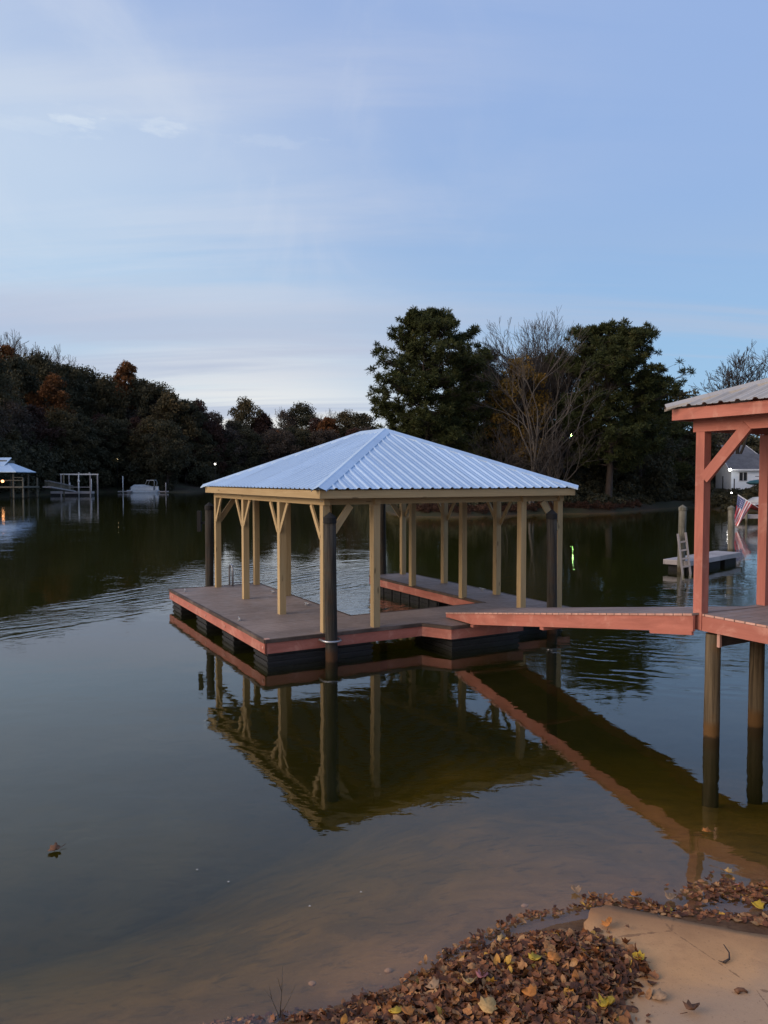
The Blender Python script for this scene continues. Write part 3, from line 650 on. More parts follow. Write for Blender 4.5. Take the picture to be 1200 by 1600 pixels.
for v in (.10, 2.35, 3.75, 6.75, 5.2): MB().tube([(-.014, v, ZD - .15), (.004, v, ZD - .15)], .028, 8).build('bolt', M['redworn'], dock)
MB().box(.01, .10, .01, .10, ZD + .003, ZD + .012).build('corner_plate', M['redworn'], dock)
def hoop(u, v, sgn):
    pts = [(u - .17, v - sgn * -.16, ZD - .09)] + [(u + .17 * math.cos(t), v - sgn * .17 * math.sin(t), ZD - .09) for t in np.linspace(math.pi, 0, 12)] + [(u + .17, v + sgn * .16, ZD - .09)]
    MB().tube(pts, .022, 8).build('pile_hoop', M['steel'], dock)
PILES = [(1.21, -.18, 1, 2.60), (6.46, -.18, 1, 2.55), (1.11, LV + .19, -1, 2.58), (6.42, LV + .19, -1, 2.80)]
for (u, v, s_, zt) in PILES: hoop(u, v, s_)
def piling(loc, r_, zt, mat, label, group=None, cap=True, zb=-3.4, capm=None, n=16, name='piling'):
    root = empty(name, (loc.x, loc.y, 0)); tag(root, label, 'piling', group)
    h_ = [zb, -.5, 0, .5, 1.1, 1.8, zt - .02]; h_ = [z for z in h_ if z < zt - .3] + [zt]
    lean = random.uniform(-.012, .012)
    MB().tube([(lean * z, 0, z) for z in h_], [r_ * (1.06 - .04 * (z - zb) / 4) for z in h_], n, jit=.02).build('shaft', mat, root)
    if cap: MB().tube([(lean * zt, 0, zt - .10), (lean * zt, 0, zt + .005), (lean * zt, 0, zt + .10)], [r_ * 1.12, r_ * 1.12, .008], n, sm=False).build('cap', capm or M['black'], root)
    return root
labs = ['dark round piling with black pointed cap at the near corner of the pavilion dock', 'dark round piling at the right corner of the pavilion beside the gangway',
        'dark round piling at the far left corner of the pavilion dock', 'dark round piling behind the pavilion at the end of its right finger']
for (u, v, s_, zt), lb in zip(PILES, labs): piling(Wd(u, v), .108, zt, M['pile'], lb, 'pilings that hold the pavilion dock')
# dark rubber bumper on the far left piling
p = Wd(1.09, LV + .19); b = MB().box(-.05, .05, -.06, .06, 1.9, 2.45).build('dock_bumper', M['black'], None, (p.x - .24, p.y + .02, 0)); tag(b, 'black bumper box hung beside the far left piling', 'bumper')
MB().box(.05, .16, -.02, .02, 2.1, 2.16).build('bracket', M['black'], b)

# ------------------------------------------------------------------ gangway
gs_, ge_ = atz(697, 957, .565), atz(1083, 958.5, 1.575); gd_ = (ge_ - gs_).to_2d()
gw = empty('gangway', (gs_.x, gs_.y, 0), math.atan2(gd_.x, -gd_.y)); tag(gw, 'salmon-sided sloping gangway from the floating dock up to the red gazebo', 'gangway')
GL, GW = gd_.length, 1.30; GS = (ge_.z - gs_.z) / GL
def gz(v): return gs_.z + GS * (-v)
for u in (.019, GW - .019):
    mb = MB(); k = []
    prof = [(0, -.045), (0, -.10), (-.10, -.105), (-1.05, -.235), (-GL, -.235), (-GL, -.028), (0, -.028)]
    for sx_ in (-.019, .019):
        mb.poly([(u + sx_, v, gz(v) + dz) for v, dz in (prof if sx_ > 0 else prof[::-1])], r=.3)
    for a, c in zip(prof, prof[1:] + prof[:1]): mb.poly([(u - .019, a[0], gz(a[0]) + a[1]), (u - .019, c[0], gz(c[0]) + c[1]), (u + .019, c[0], gz(c[0]) + c[1]), (u + .019, a[0], gz(a[0]) + a[1])], r=.3)
    mb.build('side_beam', M['red'], gw)
MB().bar((.019, -GL + .02, gz(-GL) - .26), (.019, -GL + .75, gz(-GL + .75) - .25), .036, .05).build('lower_batten', M['red'], gw)
for v in (-1.0, -3.2): MB().box(.0, GW, v - .05, v + .05, gz(v) - .285, gz(v) - .238).build('cross_tie', M['red'], gw)
mb = MB(); me2 = MB(); n = 40; st_ = GL / n
for i in range(n):
    v0, v1 = -i * st_ - .003, -(i + 1) * st_ + .003; vm = (v0 + v1) / 2
    mb.bar((-.012, vm, gz(vm) - .013 + random.uniform(-.001, .001)), (GW + .012, vm, gz(vm) - .013), v0 - v1, .026, up=(0, GS, 1))
    me2.bar((-.016, vm, gz(vm) - .013), (-.0135, vm, gz(vm) - .013), v0 - v1 - .008, .026, up=(0, GS, 1))
mb.build('deck_boards', M['olddeck'], gw); me2.build('board_ends', M['redworn'], gw)

# ------------------------------------------------------------------ red gazebo on pilings
U0_ = Vector((math.cos(ROT0), math.sin(ROT0), 0)); V0_ = Vector((-math.sin(ROT0), math.cos(ROT0), 0))
gz0 = empty('red_gazebo', Vector((-2.003, 12.745, 0)) + U0_ * 3.83 - V0_ * 5.50, ROT0)
tag(gz0, 'salmon-painted gazebo on round pilings with tan metal hip roof at the right edge', 'gazebo')
ZR = 1.565; GU, GV = 3.62, 3.9     # local: u to the right, v negative towards the camera
mb = MB(); boards(mb, .02, GU, -GV, -.02, ZR, .026, .14, .006); mb.build('deck_boards', M['olddeck'], gz0)
mb = MB(); nb = round((GV - .02) / .146); st_ = (GV - .02) / nb
for i in range(nb): mb.box(.0165, .0185, -GV + i * st_ + .008, -GV + (i + 1) * st_ - .008, ZR - .026, ZR - .001)
mb.build('board_ends', M['redworn'], gz0)
for a, b in (((.035, -GV, 0), (.035, -.01, 0)), ((.06, -.025, 0), (GU, -.025, 0)), ((GU - .02, -GV, 0), (GU - .02, -.05, 0)), ((.06, -GV + .02, 0), (GU - .05, -GV + .02, 0))):
    MB().bar(Vector(a) + Vector((0, 0, ZR - .125)), Vector(b) + Vector((0, 0, ZR - .125)), .038, .19).build('fascia_board', M['red'], gz0)
mb = MB()
for v in np.arange(-.5, -GV, -.5): mb.box(.06, GU - .05, v - .02, v + .02, ZR - .21, ZR - .03)
mb.build('joists', M['edge'], gz0)
for v in (-.22, -GV + .4): MB().box(.12, GU - .1, v - .05, v + .05, ZR - .42, ZR - .225).build('girder', M['edge'], gz0)
MB().box(.06, .10, -.36, -.32, ZR - .40, ZR - .225).build('strut', M['redworn'], gz0)
for (u, v) in ((.12, -.22), (1.02, -.22), (2.1, -.22), (3.3, -.22), (.12, -GV + .4), (1.8, -GV + .4), (3.3, -GV + .4)):
    MB().tube([(u, v, z) for z in (-1.6, -.3, .3, .8, ZR - .25)], [.105, .10, .098, .095, .093], 16, jit=.02).build('piling', M['pile2'], gz0)
PW2 = .128; ZH0, ZH1, ZE2 = 3.905, 4.075, 4.215
RP = [(0.0, 0.0), (1.30, 0.0), (3.3, 0.0), (0.0, -1.95), (0.0, -3.75), (3.3, -1.95), (3.3, -3.75)]
for (u, v) in RP:
    z0 = ZR - .21 if u == 0 else ZR
    p = MB().box(u, u + PW2, v - PW2, v, z0, ZH0 - .002, r=.2).build('post', M['red'], gz0)
    for (a, b) in (((0, 1), (1, 0)) if (u, v) == (0, -3.75) else ((0, -1),) if (u, v) == (0, 0) else ((0, 1), (0, -1)) if v == -1.95 else ((-1, 0),) if v == 0 and u > 3 else ()):
        cu, cv = u + PW2 / 2, v - PW2 / 2
        MB().bar((cu + a * .06 - (.045 if b and u == 0 else 0), cv + b * .06, ZH0 - .60), (cu + a * .66 - (.045 if b and u == 0 else 0), cv + b * .66, ZH0 + .04), .05, .14, wdir=(1, 0, 0) if b else (0, 1, 0)).build('knee_brace', M['red'], p)
    if u == 0:
        for k in (.06, .15): MB().tube([(-.006, v - .05, ZR - .21 + k), (.002, v - .05, ZR - .21 + k)], .012, 8).build('bolt', M['red'], p)
for (u0, u1, v0, v1) in ((.003, .05, -3.95, .05), (3.3 + .085, 3.3 + .132, -3.95, .05), (.053, 3.388, -.09, -.045), (.053, 3.388, -3.9, -3.85)):
    MB().box(u0, u1, v0, v1, ZH0, ZH1).build('header_beam', M['red'], gz0)
E0, E1, E2, E3 = -.21, 3.65, -4.17, .21
for (a, b) in (((E0 + .02, E2, 0), (E0 + .02, E3, 0)), ((E1 - .02, E2, 0), (E1 - .02, E3, 0)), ((E0 + .04, E3 - .02, 0), (E1 - .04, E3 - .02, 0)), ((E0 + .04, E2 + .02, 0), (E1 - .04, E2 + .02, 0))):
    MB().bar(Vector(a) + Vector((0, 0, ZE2 - .085)), Vector(b) + Vector((0, 0, ZE2 - .085)), .038, .145).build('eave_fascia', M['red'], gz0)
hip_roof(gz0, E0 - .05, E1 + .05, E2 - .05, E3 + .05, ZE2 + .01, .35, M['oldroof'], .229, .13)
mb = MB()
for c in np.arange(E2 + .3, E3 - .1, .6):
    run = min(c - E2, E3 - c, 1.9)
    for sx_, x0 in ((1, E0), (-1, E1)): mb.bar((x0 + sx_ * .05, c, ZE2 - .06), (x0 + sx_ * run, c, ZE2 - .06 + (run - .05) * .35), .038, .12)
mb.build('rafters', M['red'], gz0)

# ------------------------------------------------------------------ swim float with ladder, its two pilings
fl = [atz(1044, 872, .40), atz(1079, 877, .40), atz(1158, 863, .40), atz(1115, 857.5, .40)]
fa, fb = fl[0], fl[2]; ctr = (fa + fb) / 2
ax = (fl[2] - fl[1]).normalized(); rz = math.atan2(ax.y, ax.x); FLL, FLW = (fl[2] - fl[1]).length, (fl[1] - fl[0]).length
sf = empty('swim_platform', fl[1].to_2d().to_3d(), rz); tag(sf, 'small pale floating swim platform moored beyond the gangway', 'swim platform')
Wf = 1.0
while Wf < 4 and (lambda p: 600 + F_PX * p.x / p.y)(fl[1] + Vector((-math.sin(rz), math.cos(rz), 0)) * Wf) > 1045: Wf += .05
mb = MB(); boards(mb, 0, FLL, 0, Wf, .40, .03, .14, .006, along='v'); mb.build('deck_boards', M['greydeck'], sf)
for (a, b) in (((0, .02, .30), (FLL, .02, .30)), ((0, Wf - .02, .30), (FLL, Wf - .02, .30)), ((.02, .05, .30), (.02, Wf - .05, .30)), ((FLL - .02, .05, .30), (FLL - .02, Wf - .05, .30))): MB().bar(a, b, .04, .14).build('fascia_board', M['greydeck'], sf)
for k in (.15, FLL / 2 - .5, FLL - 1.3): MB().box(k, k + 1.1, .12, Wf - .12, -.2, .225).build('dock_float', M['black'], sf)
p1 = atz(1064, 893, 0); piling(p1, .13, CAM_H - (793 - HOR) / F_PX * p1.y, M['pile3'], 'grey capped piling with a ladder leaning on it beside the swim platform', capm=M['pile3'])
p2 = atz(1142, 864, 0); piling(p2, .14, CAM_H - (793 - HOR) / F_PX * p2.y, M['pile3'], 'grey capped piling behind the far side of the swim platform', capm=M['pile3'])
lf0, lf1, rt0, rt1 = aty(1068, 893, p1.y - .45), aty(1059, 834, p1.y - .2), aty(1080, 891, p1.y - .45), aty(1071, 832, p1.y - .2)
ld = empty('wooden_ladder', ((lf0 + rt0) / 2).to_2d().to_3d()); tag(ld, 'grey wooden ladder leaning against the piling by the swim platform', 'ladder'); oL = ld.location
for a, b in ((lf0, lf1), (rt0, rt1)): MB().bar(a - oL - Vector((0, 0, .3)), b - oL, .05, .09, up=(0, 1, 0)).build('rail', M['greydeck'], ld)
for t in (.12, .33, .55, .77): MB().bar(lf0.lerp(lf1, t) - oL, rt0.lerp(rt1, t) - oL, .03, .06, up=(0, 0, 1)).build('rung', M['greydeck'], ld)

# ------------------------------------------------------------------ far shore: boats, docks, lamps, houses
def HZ(py, d): return CAM_H + (HOR - py) / F_PX * d
# docked covered boat with a flag, right
bd = 60; bx0 = P2(1163, bd)[0]
bo = empty('covered_motorboat', (bx0, bd, 0)); tag(bo, 'motorboat under a grey cover with dark red hull, raised on its lift at the right', 'motorboat')
def hull(mb, Lh, Wh, z0, z1, nose=1.4, m=0):
    """pointed hull, bow at x=0, built as rings along x"""
    xs = [0, .25, .7, 1.4, 2.4, 4, Lh]; ring = []; k0 = len(mb.v)
    for x in xs:
        w_ = Wh / 2 * min(1, (x / (nose * 1.8)) ** .55 if x > 0 else .03); keel = z0 + (z1 - z0) * .75 * max(0, 1 - x / nose) ** 1.3
        for (yy_, z_) in ((-w_, z1 + .12 * max(0, 1 - x / 2.4)), (-w_ * .86, keel + (z1 - z0) * .38), (0, keel), (w_ * .86, keel + (z1 - z0) * .38), (w_, z1 + .12 * max(0, 1 - x / 2.4))): mb.v.append(Vector((x, yy_, z_)))
    for i in range(len(xs) - 1):
        for j in range(4):
            a = k0 + i * 5 + j; mb.face((a, a + 5, a + 6, a + 1), ((0, 0),) * 4, .5, m, True)
        a = k0 + i * 5; mb.face((a, a + 4, a + 9, a + 5), ((0, 0),) * 4, .5, m)
    e = k0 + (len(xs) - 1) * 5; mb.face((e, e + 1, e + 2, e + 3, e + 4), ((0, 0),) * 5, .5, m)
    return mb
hull(MB(), 6.4, 2.3, HZ(800, bd), HZ(787, bd)).build('hull', M['boatred'], bo)
mb = MB(); zc = HZ(786.5, bd)
rings = [(0.05, .1, .05), (.8, .75, .45), (2.0, 1.1, .62), (3.4, 1.16, .75), (5.2, 1.15, .55), (6.35, 1.1, .3)]
k0 = 0
for x, w_, h_ in rings:
    for t in np.linspace(0, math.pi, 9): mb.v.append(Vector((x, math.cos(t) * w_ * 1.02, zc + .1 * max(0, 1 - x / 2.4) + math.sin(t) ** .7 * h_ - .02)))
for i in range(len(rings) - 1):
    for j in range(8): a = i * 9 + j; mb.face((a, a + 1, a + 10, a + 9), ((0, 0),) * 4, .5, 0, True)
mb.build('boat_cover', M['canvas'], bo)
MB().box(.3, 6.4, -1.19, 1.19, zc - .06, zc + .02).build('gunwale', M['boatwhite'], bo)
dk = empty('boat_lift_dock', (P2(1160, bd - 2)[0], bd - 2, 0)); tag(dk, 'low pale dock in front of the covered red boat', 'dock')
MB().box(0, 8, 0, 1.2, .28, .55).build('deck', M['greydeck'], dk)
for x in (.3, 3.5, 7.5): MB().tube([(x, -.12, -1.5), (x, -.12, 1.5)], .09, 8).build('post', M['pile3'], dk)
# flag
fd = 50; fp0, fp1 = aty(1199, 802, fd), aty(1153, 773, fd)
fg = empty('flag_on_pole', fp0); tag(fg, 'drooping flag with red and white stripes and blue corner on a slanted pole', 'flag')
MB().tube([(0, 0, 0), fp1 - fp0], .022, 8).build('pole', M['trim'], fg)
MB().tube([fp0 - fp0, Vector((fp0.x - fp0.x, 1.0, -1.6))], .03, 6).build('bracket', M['trim'], fg)
m = Mt('flag_cloth'); uv = m.coord('UV'); s_ = m.n('ShaderNodeSeparateXYZ', {0: uv}).outputs
st2 = m.math('GREATER_THAN', m.math('FRACT', m.math('MULTIPLY', s_[1], 6.5)), .5)
canton = m.math('MULTIPLY', m.math('LESS_THAN', s_[0], .42), m.math('GREATER_THAN', s_[1], .4615))
dx_ = m.math('SUBTRACT', m.math('FRACT', m.math('MULTIPLY', s_[0], 14.0)), .5); dy_ = m.math('SUBTRACT', m.math('FRACT', m.math('MULTIPLY', s_[1], 11.0)), .5)
star = m.math('LESS_THAN', m.math('ADD', m.math('MULTIPLY', dx_, dx_), m.math('MULTIPLY', dy_, dy_)), .06)
colf = m.mix(canton, m.mix(st2, (.52, .06, .08), (.70, .66, .66)), m.mix(star, (.05, .07, .20), (.6, .6, .65)))
m.pbr(colf, .8); me = bpy.data.meshes.new('cloth'); bm = bmesh.new(); uvl = bm.loops.layers.uv.new('UVMap'); vv = []
A0, A1 = fp1 - fp0, (fp1 - fp0) * .50; dirp = (A1 - A0)
nu, nv = 22, 18
for j in range(nv + 1):            # u runs away from the pole (fly), v along the pole: v=1 near the tip
    row = []
    for i in range(nu + 1):
        a, b = i / nu, j / nv
        base_ = A1.lerp(A0, b) * 1.0
        drop = Vector((-.50 - .28 * (1 - b), .12 * math.sin(b * 9 + a * 3), -1.62 + .0 * b)) * a
        fold = Vector((.05 * math.sin(b * 14 + a * 2) * a, .10 * math.sin(b * 17 + 1) * a, .03 * math.sin(b * 11) * a))
        q = base_ + drop + fold; cx_ = (A0.x + A1.x) / 2 - .62 * a; q.x = cx_ + (q.x - cx_) * (1 - .52 * a); row.append((bm.verts.new(q), a, b))
    vv.append(row)
for j in range(nv):
    for i in range(nu):
        q = (vv[j][i], vv[j][i + 1], vv[j + 1][i + 1], vv[j + 1][i]); f_ = bm.faces.new([x[0] for x in q]); f_.smooth = True
        for lp, x in zip(f_.loops, q): lp[uvl].uv = (x[1], x[2])
bm.to_mesh(me); me.materials.append(m.mat); o = bpy.data.objects.new('cloth', me); COL.objects.link(o); o.parent = fg
so_ = o.modifiers.new('s', 'SOLIDIFY'); so_.thickness = .004

# pale blue house on the right bank
def house(name, label, x0, y0, rz, Lx, Wy, zb, hw, hr, wins, mats, over=.4, group=None):
    h_ = empty(name, (x0, y0, zb), rz); tag(h_, label, 'house', group)
    mb = MB(); 
    mb.poly([(0, 0, -1.5), (Lx, 0, -1.5), (Lx, 0, hw), (0, 0, hw)]); mb.poly([(Lx, Wy, -1.5), (0, Wy, -1.5), (0, Wy, hw), (Lx, Wy, hw)])
    mb.poly([(0, Wy, -1.5), (0, 0, -1.5), (0, 0, hw), (0, Wy / 2, hw + hr), (0, Wy, hw)]); mb.poly([(Lx, 0, -1.5), (Lx, Wy, -1.5), (Lx, Wy, hw), (Lx, Wy / 2, hw + hr), (Lx, 0, hw)])
    mb.build('wall', mats[0], h_); sl2 = hr / (Wy / 2); mb = MB()
    for sgn in (0, 1):
        ya, yb = (-over, Wy / 2) if sgn == 0 else (Wy + over, Wy / 2); za = hw - over * sl2
        pts = [(-over, ya, za + .12), (Lx + over, ya, za + .12), (Lx + over, yb, hw + hr + .12), (-over, yb, hw + hr + .12)]
        mb.slab(pts if sgn == 0 else pts[::-1], .11)
    mb.build('roof', mats[1], h_)
    f = MB()
    f.bar((-over, -over - .01, hw - over * sl2 + .04), (Lx + over, -over - .01, hw - over * sl2 + .04), .05, .2)
    for xx in (-over - .03, Lx + over + .03):
        f.bar((xx, -over, hw - over * sl2 + .05), (xx, Wy / 2, hw + hr + .05), .05, .2); f.bar((xx, Wy + over, hw - over * sl2 + .05), (xx, Wy / 2, hw + hr + .05), .05, .2)
    f.build('eave_trim', M['trim'], h_)
    for (wx, wz, ww, wh, side) in wins:
        if side == 'f':
            w_ = MB()
            for (a0, a1, b0, b1) in ((wx - .1, wx + ww + .1, wz + wh, wz + wh + .1), (wx - .1, wx + ww + .1, wz - .1, wz), (wx - .1, wx, wz, wz + wh), (wx + ww, wx + ww + .1, wz, wz + wh), (wx + ww / 2 - .03, wx + ww / 2 + .03, wz, wz + wh)): w_.box(a0, a1, -.06, .0, b0, b1)
            w_ = w_.build('window', M['trim'], h_); MB().box(wx, wx + ww, -.025, -.006, wz, wz + wh).build('pane', M['glass'], w_)
        else:
            w_ = MB()
            for (a0, a1, b0, b1) in ((wx - .1, wx + ww + .1, wz + wh, wz + wh + .1), (wx - .1, wx + ww + .1, wz - .1, wz), (wx - .1, wx, wz, wz + wh), (wx + ww, wx + ww + .1, wz, wz + wh)): w_.box(-.06, .0, a0, a1, b0, b1)
            w_ = w_.build('window', M['trim'], h_); MB().box(-.025, -.006, wx, wx + ww, wz, wz + wh).build('pane', M['glass'], w_)
    return h_
hx, hy = P2(1142, 100)
house('lakeside_house', 'pale blue house with dark shingled roof on the right bank behind the flag', hx, hy, R(-8), 12, 7.0, HZ(766, 100), 2.85, 1.9, [(1.0, 1.25, .95, 1.1, 'f'), (5.0, 1.2, 1.3, 1.1, 'f')], (M['siding'], M['shingle']))
hx, hy = P2(1185, 128)
house('lakeside_house', 'grey gabled house rising behind the roof of the pale blue house', hx - 9, hy, R(4), 9, 9, HZ(752, 128), 4.2, 2.0, [(5.5, 2.2, 1.2, 1.1, 'f'), (1.5, 2.2, 1.2, 1.1, 'f')], (plain('grey_siding', (.24, .25, .27), .8), M['shingle']))
hx, hy = P2(1030, 140)
house('lakeside_house', 'white house glimpsed through the lower branches of the right-hand big pine', hx, hy, R(6), 12, 8, HZ(748, 140), 4.6, 2.0, [(1.5, 1.9, 1.2, 1.4, 'f'), (4.5, 1.9, 1.2, 1.4, 'f'), (8.5, 1.9, 1.2, 1.4, 'f')], (plain('white_siding', (.55, .60, .60), .8), M['shingle']))
hx, hy = P2(306, 250)
house('lakeside_house', 'dim grey house among the dark trees of the far shore beside the white lamp', hx, hy, R(0), 10, 8, HZ(737, 250), 5.2, 2.4, [(1.2, 2.6, 1.2, 1.4, 'f'), (4.4, 2.6, 1.2, 1.4, 'f'), (7.4, 2.6, 1.2, 1.4, 'f')], (plain('dim_siding', (.19, .20, .21), .8), M['shingle']))
# boat under a teal cover on a rack by the house
rk = empty('covered_rowing_boat', (P2(1166, 97)[0], 97, HZ(764, 97))); tag(rk, 'small boat under a teal cover on a rack in front of the pale blue house', 'rowing boat')
mb = MB(); rr_ = [(0, .06, .1), (.5, .5, .4), (1.6, .75, .62), (2.8, .7, .5), (3.6, .3, .2)]
for x, w_, h_ in rr_:
    for t in np.linspace(0, 2 * math.pi, 10, endpoint=False): mb.v.append(Vector((x, math.cos(t) * w_, .75 + (math.sin(t) * h_ * (.8 if math.sin(t) > 0 else .5)))))
for i in range(len(rr_) - 1):
    for j in range(10): a = i * 10 + j; b = i * 10 + (j + 1) % 10; mb.face((a, b, b + 10, a + 10), ((0, 0),) * 4, .5, 0, True)
mb.build('cover', M['teal'], rk)
mb = MB()
for x in (.9, 2.9): mb.bar((x, -.7, .2), (x, .7, .2), .1, .1); mb.bar((x, -.6, -.3), (x, -.6, 1.9 if x > 1 else .2), .08, .08, up=(0, 1, 0)); mb.bar((x, .6, -.3), (x, .6, .2), .08, .08, up=(0, 1, 0))
mb.bar((.8, -.6, 1.6), (3.6, -.6, 1.6), .07, .07); mb.build('rack', M['black'], rk)
for px, py0, py1, lb in ((1129, 744, 768, 'dark fence post left of the corner of the pale blue house'), (1147, 748, 768, 'dark fence post in front of the long wall of the pale blue house')):
    b = aty(px, py1, 96); t = MB().tube([(0, 0, -.5), (0, 0, (py1 - py0) / F_PX * 96)], .07, 8).build('fence_post', M['black'], None, b); tag(t, lb, 'fence post')

# lamps
def lamp(name, px, py, d, col, k, r_, label, cat='lamp', post=True):
    p = aty(px, py, d); g = max(th(p.x, p.y), 0) if post else p.z - .4; rt = empty(name, (p.x, p.y, g)); tag(rt, label, cat)
    hgt = p.z - g
    if post: MB().tube([(0, .05, -.5), (0, .05, hgt - r_)], [.07, .05], 8).build('post', M['black'], rt)
    MB().tube([(0, 0, hgt - r_ * .9), (0, 0, hgt - r_ * .4), (0, 0, hgt + r_ * .4), (0, 0, hgt + r_ * .9)], [r_ * .5, r_, r_, r_ * .5], 10).build('bulb', lampmat('glow', col, k), rt)
    MB().tube([(0, 0, hgt + r_ * .92), (0, 0, hgt + r_ * 1.2), (0, 0, hgt + r_ * 1.5)], [r_ * 1.3, r_ * 1.1, .02], 10).build('hood', M['black'], rt)
lamp('street_lamp', 183, 718, 197, (1, .78, .42), 9, .15, 'small yellow lamp glowing in the dark trees above the moored pontoon boat', 'street lamp')
lamp('street_lamp', 336, 725, 212, (1, .93, .80), 14, .22, 'bright white lamp glowing on the far shore just left of the pavilion roof', 'street lamp')
lamp('green_dock_lamp', 895, 680, 150, (.42, 1, .18), 130, .36, 'green lamp shining through the branches above the right end of the pavilion roof', 'lamp')
lamp('wall_lamp', 1140.5, 734, 99, (1, .95, .86), 26, .17, 'bright white lamp on the corner of the pale blue house', 'lamp', False)
lamp('garden_lamp', 1143, 770, 82, (1, .97, .9), 14, .07, 'tiny white garden lamp on the bank below the pale blue house', 'lamp')

# left far shore: roofed dock, ramp, boat lift, pontoon boat
D1 = 128; lx = lambda px, d=D1: P2(px, d)[0]
dh = empty('roofed_dock_house', (lx(-40), D1, 0)); tag(dh, 'dock house with pale blue hipped roof on tall posts at the left edge', 'dock house')
zd1 = HZ(760, D1); x1_ = lx(22) - lx(-40)
MB().box(0, x1_ + 1.6, 0, 6, zd1 - .25, zd1).build('deck', M['pile3'], dh)
for x in (.5, 3.4, x1_ - .2, x1_ + 1.4):
    for y in (.3, 5.6): MB().bar((x, y, -1.5), (x, y, zd1 + (2.1 if x < x1_ + 1 else 1.5)), .22, .22, up=(0, 1, 0)).build('post', M['pile3'], dh)
MB().box(.2, x1_ + 1.5, .02, .14, zd1 + .95, zd1 + 1.08).build('rail', M['pile3'], dh)
MB().box(x1_ - .2, x1_ + 1.5, .02, .14, zd1 + 1.45, zd1 + 1.55).build('rail', M['pile3'], dh)
xr0, xr1, zr0 = -.6, lx(29) - lx(-40), HZ(737, D1)
mb = MB(); a = 2.7
for pts in ([(xr0, -.8, zr0), (xr1, -.8, zr0), (xr1 - a, -.8 + a, zr0 + 1.5), (xr0 + a, -.8 + a, zr0 + 1.5)], [(xr1, -.8, zr0), (xr1, 6.6, zr0), (xr1 - a, 6.6 - a, zr0 + 1.5), (xr1 - a, -.8 + a, zr0 + 1.5)], [(xr1, 6.6, zr0), (xr0, 6.6, zr0), (xr0 + a, 6.6 - a, zr0 + 1.5), (xr1 - a, 6.6 - a, zr0 + 1.5)], [(xr0, 6.6, zr0), (xr0, -.8, zr0), (xr0 + a, -.8 + a, zr0 + 1.5), (xr0 + a, 6.6 - a, zr0 + 1.5)]): mb.slab(pts, .12)
mb.build('roof', M['roof'], dh)
up_ = MB(); zc0 = HZ(727, D1); xc = lx(1) - lx(-40)
for pts in ([(xc - 3, 1, zc0), (xc + .2, 1, zc0), (xc + .9, 1.0, zc0 + 1.35), (xc - 3, 1.0, zc0 + 1.35)],): up_.slab([(p[0], p[1] + (1.2 if p[2] > zc0 + 1 else 0), p[2]) for p in pts], .12)
up_.build('cupola_roof', M['roof'], dh)
MB().box(xc - 3, xc + .3, 1.6, 4.5, zr0 + .8, zc0 + .9).build('cupola_wall', M['pile3'], dh)
lamp('porch_lamp', 4, 752, D1 - 1, (1, .42, .16), 5, .24, 'dim orange lamp under the roof of the dock house at the left edge', 'lamp', False)
rp = empty('railed_ramp', (lx(46), D1 + 6, 0)); tag(rp, 'railed wooden ramp leading down from the dock house towards the boat lift', 'ramp')
xa, xb, za, zb_ = 0, lx(88, 148) - lx(46, D1 + 6), HZ(760, 134), HZ(767, 148)
for y, nm in ((0, 'near'), (1.3, 'far')):
    MB().bar((xa, y, za + 1.0), (xb, 14 + y, zb_ + .95), .1, .1).build('handrail', M['greydeck'], rp)
    mb = MB()
    for t in np.linspace(0, 1, 22): mb.bar((xa + (xb - xa) * t, 14 * t + y, za + (zb_ - za) * t), (xa + (xb - xa) * t, 14 * t + y, za + 1.0 + (zb_ - za - .05) * t), .06, .06, up=(0, 1, 0))
    mb.build('balusters', M['pile3'], rp)
MB().bar((xa, .65, za - .1), (xb, 14.65, zb_ - .1), 1.4, .25).build('walkway', M['greydeck'], rp)
MB().bar((xb * .7, 10, -1.5), (xb * .7, 10, HZ(741, 142)), .22, .22, up=(0, 1, 0)).build('post', M['pile3'], rp)
DL = 150; bl = empty('boat_lift', (lx(79, DL), DL, 0)); tag(bl, 'open boat lift frame with pale top rail standing in the far left water', 'boat lift')
q = lambda px: lx(px, DL) - lx(79, DL)
MB().box(q(79), q(143), 0, 1.6, HZ(770.5, DL) - .1, HZ(767.8, DL)).build('deck', M['greydeck'], bl)
MB().box(q(79), q(143), .1, 1.5, -.3, HZ(770.5, DL) - .11).build('dock_float', M['float'], bl)
for px in (96.5, 142):
    for y in (-.2, 3.6): MB().bar((q(px), y, -1.5), (q(px), y, HZ(742, DL)), .2, .2, up=(0, 1, 0)).build('post', M['greydeck'], bl)
for y in (-.2, 3.6): MB().box(q(95), q(143.5), y - .1, y + .1, HZ(742, DL) + .003, HZ(740.3, DL) + .02).build('top_rail', M['whiteplastic'], bl)
for px, p0, p1 in ((103.5, 754, 768), (117, 748, 768), (137.5, 748, 768)): MB().tube([(q(px), 1.8, HZ(p1, DL)), (q(px), 1.8, HZ(p0, DL))], .10, 8).build('guide_pole', M['whiteplastic'], bl)
MB().box(q(105), q(136), 1.9, 2.1, HZ(762, DL), HZ(760.6, DL)).build('bunk', M['greydeck'], bl)
MB().tube([(q(124.3), -.3, -.4), (q(124.3), -.3, HZ(742, DL))], .11, 8).build('lift_pipe', M['whiteplastic'], bl)
MB().tube([(q(124.3), -.3, HZ(754, DL)), (q(124.3), -.3, HZ(753, DL)), (q(124.3), -.3, HZ(751, DL)), (q(124.3), -.3, HZ(750, DL))], [.12, .22, .22, .12], 10).build('motor', M['whiteplastic'], bl)
for px in (124.3, 141): MB().tube([(q(px), -.2, HZ(740.3, DL) + .03), (q(px), -.2, HZ(738.5, DL))], .13, 8).build('pulley', M['whiteplastic'], bl)
